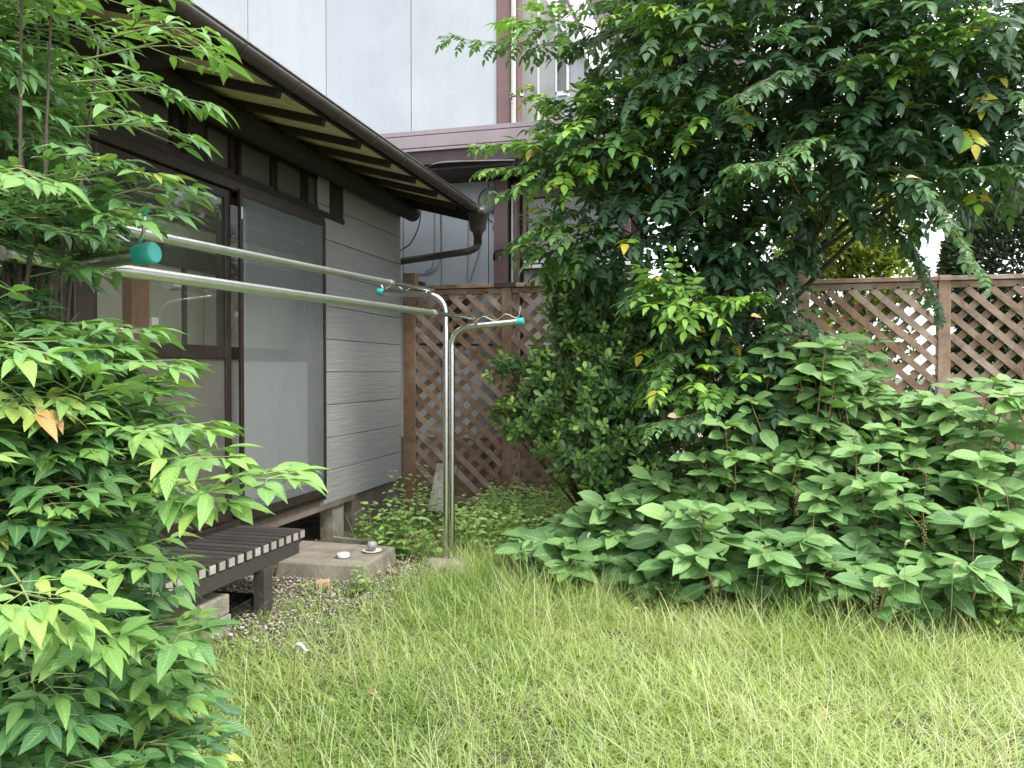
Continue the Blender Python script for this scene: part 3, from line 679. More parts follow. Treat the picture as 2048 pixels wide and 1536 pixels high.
    for a in ((867, 380, 867, 520, 850, 545), (880, 420, 880, 515, 862, 545, 830, 548), (896, 378, 930, 395, 936, 440, 934, 570), (955, 450, 958, 500, 930, 590)):
        pts = [onY(a[i], a[i + 1], NY - .015) for i in range(0, len(a), 2)]
        MB().tube(smooth_path(pts), .005, 5).build('cable', M['greymetal'], R)
    b = MB(); b.tube(smooth_path([onY(988, 520, NY - .1), onY(990, 505, NY - .14), onY(1005, 500, NY - .14), onY(1024, 505, NY - .12), onY(1026, 518, NY - .1)]), .012, 8); b.build('cable', M['cable'], R)
    for (a, b_, c_, d_) in ((830, 566, 852, 590), (893, 600, 945, 665)):
        p, q = onY(a, b_, NY), onY(c_, d_, NY); MB().box((p.x, NY - .16, q.z), (q.x, NY - .001, p.z)).build('meter_box', M['tray'], R, .01)
    MB().tube([onY(830, 688, NY - .05), onY(985, 690, NY - .05)], .012, 8).build('gas_pipe', M['cable'], R)
neighbour()

# ------------------------------------------------------------------ lattice fence
def fence():
    FY = 6.65; R = empty('lattice_fence', (0, FY, 0)); tag(R, 'brown diagonal lattice fence along the back of the garden', 'fence')
    posts = [-2.70, -1.775, -.77, -.02, .71, 1.737, 2.72, 3.7]; zt = 2.045; zb = .15
    for i, x in enumerate(posts):
        w = .045 if i else .06; top = zt - .002 if i not in (0, 4) else (2.16 if i == 4 else 2.20)
        MB().box((x - w, FY - .035, 0), (x + w, FY + .045, top)).build('post', M['fence'], R, .004)
    m2 = M['fence']
    for a, b in zip(posts[:-1], posts[1:]):
        zz = zt if a < .5 else 2.0; mm = M['fence'] if a < 1.5 else M['fence2']
        MB().box((a - .04, FY - .045, zz), (b - .045, FY + .055, zz + .035)).build('top_rail', mm, R, .004)
        MB().box((a + .047, FY - .025, zz - .055), (b - .047, FY + .03, zz - .006)).build('rail', mm, R, .003)
        MB().box((a + .047, FY - .025, zb - .05), (b - .047, FY + .03, zb)).build('rail', mm, R, .003)
        # slats of two crossing layers, clipped to the panel
        x0, x1, z0, z1 = a + .045, b - .045, zb, zz - .055; k = .93; pitch = .166
        for sg, yl, mt in ((-1, FY - .018, mm), (1, FY + .004, M['fence'])):
            s = x0 - (z1 - z0) / k - .5
            s = math.floor(s / pitch) * pitch
            while s < x1 + (z1 - z0) / k:
                # line z = z0 + sg*k*(x - s)
                if sg > 0: xa, xb = max(x0, s), min(x1, s + (z1 - z0) / k)
                else: xa, xb = max(x0, s - (z1 - z0) / k), min(x1, s)
                if xb - xa > .03:
                    f = lambda x: z0 + sg * k * (x - s)
                    j = uni(-.004, .004)
                    MB().beam((xa, yl, f(xa) + j), (xb, yl, f(xb) + j), .014, .050, Vector((0, 0, 1))).build('lattice_slat', mt if RNG.random() < .7 else M['fence2'], R)
                s += pitch
    MB().box((-1.775 - .11, FY - .05, zt - .002), (-1.775 + .09, FY + .06, zt + .04)).build('rail_bracket', M['darkbrown'], R)
fence()
b = MB(); b.tube([P(1262, 570, 6.2), P(1250, 690, 6.2), Vector((P(1250, 690, 6.2).x, P(1250, 690, 6.2).y, 0))], .008, 8)
tag(b.build('garden_stake', M['pipegreen']), 'thin dark green garden stake standing beside the glossy shrub', 'stake')

# ------------------------------------------------------------------ bench, slab, blocks, small things
def bench():
    R = empty('slatted_bench', (-2.5, 3.2, 0)); tag(R, 'low dark slatted veranda bench along the glass doors', 'bench')
    top = .385; y = 4.0; n = 0
    while y > 2.0:
        MB().box((-2.74, y - .055, top - .05), (-2.285, y, top)).build('slat', M['bench'], R, .003)
        MB().box((-2.284, y - .050, top - .045), (-2.280, y - .005, top - .005)).build('slat_cap', M['benchend'], R, .001)
        y -= .075
    for x0, x1 in ((-2.33, -2.29), (-2.72, -2.68)):
        MB().box((x0, 2.0, top - .13), (x1, 3.95, top - .052)).build('side_rail', M['bench'], R, .003)
    for y in (3.9, 3.0, 2.05): MB().box((-2.68, y - .02, top - .125), (-2.331, y + .02, top - .06)).build('cross_rail', M['bench'], R)
    for x0, x1 in ((-2.335, -2.27), (-2.70, -2.64)):
        for y in (3.60, 2.3): MB().box((x0, y - .04, 0), (x1, y + .04, top - .128 - (.001 if x1 < -2.5 else 0))).build('leg', M['bench'], R, .003)
bench()
b = MB(); b.add([(-2.62, 4.21, .0), (-2.03, 4.27, 0), (-2.05, 4.80, 0), (-2.76, 4.80, 0), (-2.60, 4.22, .125), (-2.035, 4.275, .12), (-2.06, 4.79, .12), (-2.76, 4.79, .125)], [(3, 2, 1, 0), (4, 5, 6, 7), (0, 1, 5, 4), (1, 2, 6, 5), (2, 3, 7, 6), (3, 0, 4, 7)])
tag(b.build('stepping_slab', M['concrete'], None, .012), 'flat weathered concrete slab on the ground past the bench end', 'slab')
d = MB(); d.lathe([(.001, .0), (.036, .0), (.041, .007), (.041, .022), (.037, .029), (.001, .031)], (-2.25, 4.41, .1245), 28)
tag(d.build('white_puck', M['white']), 'round white puck lying on the concrete slab', 'puck')
s = MB(); c = Vector((-2.14, 4.60, .1235)); s.lathe([(.001, .0), (.05, .0), (.062, .008), (.064, .012), (.060, .012), (.05, .006), (.001, .005)], c, 28)
tag(s.build('saucer', M['dish']), 'pale saucer under the round ball on the slab', 'saucer')
s = MB(); s.lathe([(.033 * math.sin(math.pi * i / 14) + .0004, -.033 * math.cos(math.pi * i / 14)) for i in range(15)], c + Vector((0, 0, .0385)), 24)
tag(s.build('round_ball', M['ball']), 'small grey marbled ball sitting on the pale saucer', 'ball')
for k, (z0, z1, dx, lab) in enumerate(((.0, .098, .006, 'lower weathered grey block under the bench front'), (.10, .198, 0, 'upper weathered grey block holding the bench front')) ):
    tag(MB().box((-2.66, 3.10, z0), (-2.31 + dx, 3.32 + dx, z1)).build('concrete_block', M['block'], None, .008), lab, 'block', 'blocks stacked under the bench')
R = empty('plastic_tray', (-2.52, 3.55, 0)); tag(R, 'low black plastic tray on the gravel under the bench', 'tray')
b = MB(); x0, x1, y0, y1, h = -2.63, -2.36, 3.40, 3.66, .085
b.box((x0, y0, .03), (x1, y1, .036)).box((x0, y0, .036), (x0 + .006, y1, h)).box((x1 - .006, y0, .036), (x1, y1, h)).box((x0 + .006, y0, .036), (x1 - .006, y0 + .006, h)).box((x0 + .006, y1 - .006, .036), (x1 - .006, y1, h)); b.build('tray_body', M['tray'], R)
b = MB(); b.box((x0 - .008, y0 - .008, h), (x1 + .008, y0 + .006, h + .008)).box((x0 - .008, y1 - .006, h), (x1 + .008, y1 + .008, h + .008)).box((x0 - .008, y0 + .006, h), (x0 + .006, y1 - .006, h + .008)).box((x1 - .006, y0 + .006, h), (x1 + .008, y1 - .006, h + .008)); b.build('tray_rim', M['tray'], R)
p = P(828, 1040, 6.15); b = MB(); b.add([(p.x - .10, 6.30, .08), (p.x + .10, 6.27, .08), (p.x + .105, 6.46, .46), (p.x - .085, 6.50, .47), (p.x - .10, 6.325, .08), (p.x + .10, 6.295, .08), (p.x + .105, 6.485, .46), (p.x - .085, 6.525, .47)], [(0, 1, 2, 3), (7, 6, 5, 4), (0, 4, 5, 1), (1, 5, 6, 2), (2, 6, 7, 3), (3, 7, 4, 0)])
tag(b.build('leaning_board', M['board']), 'pale weathered board leaning on the fence by the house corner', 'board')
# brick-like stone chip in the gravel
tag(MB().beam((-2.27, 4.10, .035), (-2.19, 4.13, .04), .05, .05).build('brick_chip', mat('pink_stone', (.42, .24, .17), (.55, .34, .26), 20, .9, .3), None, .01), 'pinkish broken brick chip against the slab edge', 'brick chip')
# a plank behind the slab
tag(MB().beam((-2.62, 4.98, .07), (-2.30, 4.93, .065), .03, .10).build('low_plank', M['block'], None, .004), 'short grey plank on edge behind the slab', 'plank')

# ------------------------------------------------------------------ laundry stands and poles
def stand(X, Y, zA, zB, label, tilt=.075, La=.46, Lb=.46, base=True, wob=1.0):
    R = empty('laundry_stand', (X, Y, 0)); tag(R, label, 'laundry stand', 'laundry stands')
    r = .0185
    def arm(sg, x, ztip, L, zlow):
        rb = .12; pts = [Vector((x, Y, .02)), Vector((x, Y, zlow - .45)), Vector((x, Y, zlow - rb))]
        for k in range(1, 8):
            a = (math.pi / 2 - tilt) * k / 8; pts.append(Vector((x + sg * rb * (1 - math.cos(a)), Y, zlow - rb + rb * math.sin(a))))
        e0 = Vector((x + sg * rb, Y, zlow)); e1 = Vector((x + sg * L, Y, zlow + (L - rb) * tilt)); pts += [e0, e1]
        MB().tube(pts, r, 16).build('pipe', M['steel'], R)
        c = MB(); dx = (e1 - e0).normalized()
        c.tube([e1 - dx * .036, e1 - dx * .01, e1 + dx * .006, e1 + dx * .010], [r + .0035, r + .005, r + .005, r + .001], 18); co = c.build('end_cap', M['teal'], R)
        # wavy hanger rod on top of the arm
        hp = []; n = 40; z0 = r
        for k in range(n + 1):
            f = k / n; xx = x + sg * (.135 + (L - .17) * f); zb = zlow + (abs(xx - x) - rb) * tilt + z0
            up = .032 * (.5 - .5 * math.cos(2 * math.pi * f * 2.0)) + .004
            hp.append(Vector((xx, Y, zb + up)))
        tip = hp[-1] + Vector((sg * .02, 0, .065)); hp += [hp[-1] + Vector((sg * .014, 0, .018)), hp[-1] + Vector((sg * .018, 0, .04)), tip]
        MB().tube([hp[0] + Vector((0, 0, -.02))] + hp, .0042, 8).build('hook_rod', M['steel'], R)
        MB().lathe([(.0005, -.008), (.0045, -.007), (.0052, .0), (.0045, .007), (.0005, .008)], tip, 10).build('rod_tip', M['teal'], R)
        return e0, e1
    A = arm(-1, X, None, La, zA); B = arm(1, X + .041, None, Lb, zB)
    MB().box((X - .01, Y - .012, .55), (X + .05, Y + .012, .57)).build('clamp', M['steel'], R)
    return R
stand(-1.672, 4.72, 1.795, 1.585, 'steel laundry stand with two curved arms in front of the lattice fence', .085, .47, .47)
ns = stand(-1.675, 1.42, 1.80, 1.525, 'near steel laundry stand poking teal cap out of the nandina', .07, .50, .48)
ns.rotation_euler.z = math.radians(-3)
c = MB(); n = 18; V = []
for j, (rr, h) in enumerate(((.17, 0), (.155, .045), (.12, .075), (.05, .082), (.001, .083))):
    for k in range(n):
        a = 2 * math.pi * k / n; q = rr * (1 + .10 * math.sin(k * 2.1 + j) + .05 * math.sin(k * 5)); V.append((-1.652 + q * math.cos(a), 4.71 + q * math.sin(a), h + .004 * math.sin(k * 3)))
c.add(V, [(i * n + k, i * n + (k + 1) % n, (i + 1) * n + (k + 1) % n, (i + 1) * n + k) for i in range(4) for k in range(n)], True)
tag(c.build('concrete_footing', M['concrete']), 'rough concrete lump around the foot of the far laundry stand', 'footing')
def pole(p0, p1, split, label):
    """telescopic drying pole: thick outer tube with collars, thinner inner end with cap"""
    p0, p1 = Vector(p0), Vector(p1); R = empty('drying_pole', p0); tag(R, label, 'pole', 'drying poles')
    d = p1 - p0
    sag = lambda f: Vector((0, 0, -.005 * 4 * f * (1 - f)))
    MB().tube([p0 + d * f + sag(f) for f in [split * i / 8 for i in range(9)]], .0165, 16).build('outer_tube', M['alu'], R)
    MB().tube([p0 + d * f + sag(f) for f in [split + (1 - split) * i / 4 for i in range(5)]], .0125, 14).build('inner_tube', M['steel'], R)
    q = p0 + d * split + sag(split); u = d.normalized(); MB().tube([q - u * .03, q + u * .012], .0185, 16).build('collar', M['alu'], R)
    return R, u, d, sag
pB = pole(P(0, 506, 1.55), P(958, 637, 5.03), .75, 'lower telescopic drying pole resting on the right arm hook')
q = P(344, 568, 2.36); MB().tube([q - pB[1] * .02, q + pB[1] * .02], .0195, 16).build('collar', M['greymetal'], pB[0])
pole(P(30, 416, 1.9), P(866, 581, 5.06), .772, 'upper telescopic drying pole resting on the left arm hook')

# ------------------------------------------------------------------ planting
def blob(px, py, d, rx, ry=None, rd=None):
    """ellipsoid of foliage: centre, radii across, up and in depth in metres"""
    return (P(px, py, d), rx, ry or rx, rd or rx)
def sample(bl, pw=2.3):
    c, rx, ry, rd = bl; u = rv(); r = uni(0, 1) ** (1 / pw)
    o = Rt * (u.x * rx * r) + Zu * (u.z * ry * r) + Fh * (u.y * rd * r)
    out = Rt * (u.x / rx) + Zu * (u.z / ry) + Fh * (u.y / rd)
    return c + o, out.normalized(), r
def pick(blobs):
    w = np.array([b[1] * b[2] * min(b[3], .6) ** .5 for b in blobs]); return int(RNG.choice(len(blobs), p=w / w.sum()))

def wisteria():
    root = empty('wisteria_tree', P(1420, 1000, 5.9)); root.location.z = 0
    tag(root, 'big dark green wisteria with feathery leaves hanging over the fence', 'tree')
    bpy.context.view_layer.update()
    B = [blob(1500, 120, 4.9, .95, .60, .6), blob(1800, 130, 4.6, .80, .55, .6), blob(1280, 60, 5.3, .40, .38, .4), blob(1560, -120, 4.9, 1.3, .5, .7),
         blob(1950, 260, 4.6, .50, .42, .5), blob(1400, 330, 5.1, .55, .42, .45), blob(1650, 320, 4.8, .62, .33, .5), blob(1250, 330, 5.3, .48, .30, .35),
         blob(1300, 480, 5.3, .55, .35, .35), blob(1450, 560, 5.2, .42, .48, .35), blob(1180, 270, 5.3, .34, .22, .3), blob(1500, 690, 5.0, .42, .30, .3),
         blob(1370, 720, 5.2, .40, .35, .3), blob(1560, 780, 4.8, .30, .16, .25), blob(1130, 500, 5.4, .20, .16, .2), blob(1830, 370, 4.6, .36, .12, .3), blob(1980, 60, 4.5, .6, .6, .7), blob(1750, 20, 5.2, .9, .6, .5), blob(1400, 200, 5.6, .6, .7, .3), blob(1700, 250, 5.5, .8, .45, .35), blob(2040, 200, 4.8, .4, .5, .5), blob(1460, 440, 5.3, .5, .3, .3), blob(1420, 600, 5.4, .45, .3, .25)]
    BR = [blob(1090, 50, 5.1, .24, .08, .15), blob(1180, 280, 5.0, .30, .16, .2), blob(1120, 330, 5.1, .28, .10, .2), blob(1260, 210, 5.0, .26, .14, .2), blob(1370, 230, 4.8, .16, .18, .15), blob(1120, 480, 5.2, .16, .12, .15), blob(1370, 600, 4.6, .26, .09, .15), blob(1340, 40, 4.8, .3, .12, .2), blob(1400, 760, 4.7, .26, .08, .15)]
    wts = np.array([b[1] * b[2] for b in B]); wts /= wts.sum()
    lv, st = Leaves(), []
    for i in range(4100):
        k = int(RNG.choice(len(B), p=wts)); p, o, r = sample(B[k])
        d = (o * .9 - Fh * .25 + Vector((0, 0, -.1)) + rv(.45)).normalized(); d.z *= .6
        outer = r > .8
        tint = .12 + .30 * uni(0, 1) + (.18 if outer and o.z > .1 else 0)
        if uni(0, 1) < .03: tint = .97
        Lf = uni(.070, .100)
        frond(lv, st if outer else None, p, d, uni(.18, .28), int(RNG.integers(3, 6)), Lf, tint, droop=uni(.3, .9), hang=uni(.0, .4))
    for bl in BR:        # younger, brighter growth on the side facing the garden
        for i in range(int(34 * bl[1] / .26)):
            p, o, r = sample(bl); d = (o * .7 - Rt * .35 - Fh * .35 + rv(.4)).normalized(); d.z *= .5
            frond(lv, st, p, d, uni(.16, .24), int(RNG.integers(3, 6)), uni(.065, .09), .72 + uni(-.14, .22), droop=uni(.3, .8), hang=uni(.0, .25))
    # long leading shoots with bright young leaves
    shoots = [((1240, 60), (1120, 90), (905, 78), 5.2, 5.0, .62), ((1300, 300), (1150, 230), (1060, 180), 5.2, 5.0, .93), ((1300, 330), (1120, 290), (955, 288), 5.3, 5.1, .85),
              ((1280, 370), (1120, 330), (970, 338), 5.3, 5.1, .74), ((1290, 420), (1120, 360), (990, 388), 5.3, 5.1, .72), ((1300, 560), (1150, 420), (1030, 490), 5.4, 5.2, .6),
              ((1280, 500), (1180, 450), (1060, 465), 5.3, 5.1, .8), ((1380, 380), (1360, 260), (1370, 175), 5.0, 4.8, .93), ((1320, 340), (1230, 250), (1160, 185), 5.1, 4.9, .93),
              ((1420, 640), (1380, 590), (1310, 560), 4.8, 4.5, .92), ((1440, 640), (1480, 600), (1500, 590), 4.8, 4.5, .9), ((1400, 60), (1350, 30), (1300, 20), 4.8, 4.5, .92),
              ((1600, 160), (1760, 110), (1900, 30), 4.4, 4.0, .8), ((1750, 180), (1850, 110), (1970, 40), 4.4, 3.9, .88), ((1700, 330), (1620, 280), (1560, 330), 4.5, 4.1, .66),
              ((1780, 350), (1850, 380), (1960, 540), 4.3, 4.0, .55), ((1760, 340), (1900, 340), (2040, 330), 4.4, 4.1, .6), ((1400, 700), (1330, 720), (1290, 790), 4.8, 4.6, .8),
              ((1560, 700), (1620, 690), (1690, 700), 5.0, 4.8, .5), ((1480, 800), (1380, 830), (1300, 850), 4.7, 4.5, .6), ((1600, 390), (1560, 330), (1480, 330), 4.5, 4.1, .62),
              ((1380, 430), (1450, 380), (1480, 350), 4.8, 4.5, .6), ((1640, 160), (1560, 150), (1480, 190), 4.4, 4.0, .5), ((1430, 250), (1370, 170), (1360, 60), 5.0, 4.7, .8),
              ((1600, 480), (1570, 530), (1560, 620), 5.0, 4.9, .35), ((1660, 410), (1800, 470), (1880, 620), 4.9, 4.8, .3), ((1640, 400), (1610, 470), (1620, 520), 5.0, 5.0, .3)]
    for a, b_, c_, d0, d1, tint in shoots:
        pts = smooth_path([P(*a, d0), P(*b_, (d0 + d1) / 2), P(*c_, d1)], 8); st.append((pts, .006, .002)); N = len(pts)
        for j in range(3, N):
            t = (pts[j] - pts[j - 1]).normalized(); sd = t.cross(Zu)
            if sd.length < .2: sd = t.cross(Fh)
            sd.normalize()
            for sg in (-1, 1):
                sc = 1 - .45 * (j / N)
                frond(lv, st, pts[j] + rv(.01), (t * .7 + sd * sg * .9 + Vector((0, 0, .05)) + rv(.3)), uni(.15, .23) * sc, int(RNG.integers(3, 6)), uni(.068, .09) * sc, tint + uni(-.12, .06) - .2 * (1 - j / N), droop=uni(.3, .9), hang=uni(.1, .4))
    # limbs
    base = root.matrix_world.translation.copy(); br = []
    trunk = smooth_path([base, base + Vector((.05, -.05, .6)), base + Vector((-.08, -.1, 1.3)), base + Vector((.05, -.25, 2.0)), base + Vector((.12, -.45, 2.8))], 6)
    br.append((trunk, .085, .035))
    for bl in B:
        st0 = trunk[int(uni(len(trunk) * .35, len(trunk) * .8))]; m = (st0 + bl[0]) / 2 + Vector((0, 0, .12)) + rv(.08)
        br.append((smooth_path([st0, m, bl[0]], 6), .026, .008))
        for q in range(5):
            p, o, r = sample(bl, 3); br.append((smooth_path([bl[0], (bl[0] + p) / 2 + rv(.05), p], 4), .008, .003))
    stems_obj(root, br[:1], M['bark'], 'trunk', 12); stems_obj(root, br[1:], M['bark'], 'branches', 6)
    stems_obj(root, st, M['twig'], 'twigs', 3)
    plant(root, 'wis', lv, T_WIS, G['wisteria'], 300, cell=10)
wisteria()

def shrub():
    root = empty('glossy_shrub', P(1210, 1010, 5.75)); root.location.z = 0; bpy.context.view_layer.update()
    tag(root, 'dense glossy round-leaved shrub with lime tips against the lattice', 'shrub')
    B = [blob(1200, 640, 5.75, .33, .38, .3), blob(1150, 620, 5.8, .20, .30, .2), blob(1230, 800, 5.45, .55, .38, .38), blob(1100, 780, 5.75, .30, .36, .25), blob(1200, 900, 5.4, .45, .22, .35),
         blob(1290, 920, 5.4, .42, .25, .35), blob(1330, 780, 5.7, .28, .32, .3), blob(1140, 560, 5.85, .22, .18, .2), blob(1010, 745, 5.75, .12, .09, .12), blob(1050, 840, 5.75, .22, .15, .2), blob(1230, 950, 5.4, .42, .14, .3), blob(1280, 680, 5.7, .25, .3, .25)]
    wts = np.array([b[1] * b[2] for b in B]); wts /= wts.sum(); lv, st = Leaves(), []
    for i in range(1750):
        k = int(RNG.choice(len(B), p=wts)); p, o, r = sample(B[k], 2.6)
        d = (o * .8 + Vector((0, 0, .55)) + rv(.35)).normalized(); young = (r > .84 and uni(0, 1) < .24)
        n = 7; q = p.copy()
        for j in range(n):
            a = j * 2.4 + uni(-.3, .3); s1 = d.cross(Vector((.3, .5, .1))).normalized(); s2 = d.cross(s1)
            rad = s1 * math.cos(a) + s2 * math.sin(a); el = .25 + .8 * j / n
            t = (rad + d * el + rv(.1)).normalized()
            lv.add(q, t, d + rv(.25), uni(.055, .085) * (.8 if young else 1), (.93 + uni(-.05, .07)) if young else (.22 + .5 * uni(0, 1) + .12 * r), int(RNG.integers(0, 3)), 1.05)
            q = q + d * .009
        if r > .5: st.append(([p - d * .12, p - d * .05, q], .003, .0015))
    br = []; base = root.matrix_world.translation.copy()
    for bl in B:
        for q in range(4):
            p, o, r = sample(bl, 3); br.append((smooth_path([base + rv(.05) * 1, (base + p) / 2 + rv(.06) + Vector((0, 0, .05)), p], 5), .013, .004))
    stems_obj(root, br, M['bark'], 'branches', 6); stems_obj(root, st, M['greenstem'], 'twigs', 3)
    plant(root, 'shr', lv, T_SHR, G['shrub'], 300, cell=10)
shrub()

def poke_plant(lv, st, ber, base, tip, nl, Lmax, Lmin, tint, toward):
    mid = (base + tip) / 2 + (tip - base).cross(Zu).normalized() * uni(-.08, .08) + Vector((0, 0, .10)); pts = smooth_path([base, mid, tip], 8); st.append((pts, .008, .003)); N = len(pts)
    a0 = uni(0, 6.28)
    for j in range(nl):
        f = .25 + .75 * (j / max(1, nl - 1)); q = pts[min(N - 1, int(f * (N - 1)))]
        a = a0 + j * 2.4; rad = Vector((math.cos(a), math.sin(a), 0)); rad = (rad + toward * .45).normalized()
        L = (Lmax + (Lmin - Lmax) * f ** 2) * uni(.8, 1.15)
        t = (rad + Vector((0, 0, uni(-.55, .45) + .2 * f))).normalized()
        pet = q + t * L * .16; lv.add(pet, t, Vector((0, 0, 1)) + rv(.45) + toward * .75, L, tint + uni(-.22, .22) + (.25 if uni(0, 1) < .02 else 0), int(RNG.integers(0, 3)), uni(.92, 1.12)); st.append(([q, pet], .0025, .002))
    # whorl of smaller leaves at the tip
    for j in range(6):
        a = a0 + j * 1.05 + uni(-.2, .2); t = (Vector((math.cos(a), math.sin(a), uni(-.25, .35))) + toward * .25).normalized()
        lv.add(tip, t, Zu + rv(.25) + toward * .5, Lmin * uni(.7, 1.3), tint + .12 + uni(-.05, .15), int(RNG.integers(0, 2)), 1.0)
    if uni(0, 1) < .55:
        q = pts[int(N * uni(.6, .92))]; a = uni(0, 6.28); h = (Vector((math.cos(a), math.sin(a), 0)) + toward * .9).normalized(); L = uni(.09, .15)
        path = [q, q + h * .10 + Zu * .02, q + h * .17 + Zu * -.02, q + h * .19 + Zu * (-.02 - L)]; st.append((path, .0018, .0012)); ber.append((path[2], path[3]))
def pokes():
    specs = [('sprawling low pokeweed with holed leaves at the left of the patch', 260, 26,
              [(1090, 1100, 4.9, .28, .16), (1200, 1080, 4.8, .36, .22), (1310, 1040, 4.7, .33, .26), (1200, 1140, 4.5, .32, .12), (1340, 1150, 4.35, .28, .12)]),
             ('tall broad-leaved pokeweed in the middle with reddish stems', 300, 46,
              [(1500, 930, 4.6, .34, .36), (1590, 800, 4.7, .36, .40), (1640, 715, 4.8, .36, .24), (1640, 740, 4.8, .40, .27), (1450, 1080, 4.2, .35, .25), (1650, 1000, 4.2, .40, .40), (1560, 1130, 4.0, .42, .22), (1740, 1120, 3.95, .35, .2)]),
             ('pokeweed with hanging dark berry clusters at the right edge', 300, 40,
              [(1830, 860, 4.4, .32, .26), (1990, 830, 4.3, .34, .22), (1900, 1010, 4.0, .40, .30), (2060, 960, 4.2, .35, .40), (1850, 1130, 3.8, .36, .22), (2020, 1120, 3.8, .34, .22), (1780, 820, 4.6, .25, .22)])]
    for lab, npt, ns, Bs in specs:
        B = [blob(a, b_, d, rx, rz, .32) for a, b_, d, rx, rz in Bs]
        c = sum((b_[0] for b_ in B), Vector()) / len(B); root = empty('pokeweed_plant', (c.x, c.y + .2, 0)); tag(root, lab, 'plant', 'pokeweed plants before the fence')
        lv, st, ber = Leaves(), [], []; wts = np.array([q[1] * q[2] for q in B]); wts /= wts.sum()
        tall = [(1500, 800), (1540, 745), (1580, 720), (1620, 700), (1650, 695), (1690, 705), (1730, 740), (1600, 760), (1670, 750), (1560, 800), (1640, 800), (1720, 790), (1450, 850), (1480, 890)] if 'middle' in lab else ([(1800, 790), (1870, 800), (1930, 770), (1990, 765), (2040, 775), (1900, 840), (1960, 840)] if 'right' in lab else [])
        for i in range(int(ns * 3.0) + len(tall)):
            k = int(RNG.choice(len(B), p=wts)); p, o, r = sample(B[k], 3.2); p.z = max(.14, p.z)
            if i < len(tall): p = P(*tall[i], uni(4.35, 4.75))
            base = Vector((p.x + uni(-.25, .25), p.y + uni(.05, .45), .01)); tw = (-Fh * .8 + Rt * uni(-.5, .5)).normalized()
            h = p.z; poke_plant(lv, st, ber, base, p, int(6 + 8 * min(1, h)), uni(.20, .28), uni(.11, .16), .42 + .18 * min(1, h), tw)
        stems_obj(root, st, M['redstem'], 'stems', 6)
        for a, b_ in ber[:26]:
            bb = MB(); n = 22
            for j in range(n):
                f = j / n; q = a.lerp(b_, f) + Vector((math.cos(j * 2.4), math.sin(j * 2.4), 0)) * .011 * (1 - .5 * f)
                s = .0072 * (1 - .45 * f); bb.add([q + Vector(v) * s for v in ((1, 0, 0), (-1, 0, 0), (0, 1, 0), (0, -1, 0), (0, 0, 1), (0, 0, -1))], [(0, 2, 4), (2, 1, 4), (1, 3, 4), (3, 0, 4), (2, 0, 5), (1, 2, 5), (3, 1, 5), (0, 3, 5)], True)
            bb.build('berry_cluster', M['berry'], root)
        plant(root, 'pok', lv, T_POK, G['poke'], npt, cell=22)
pokes()

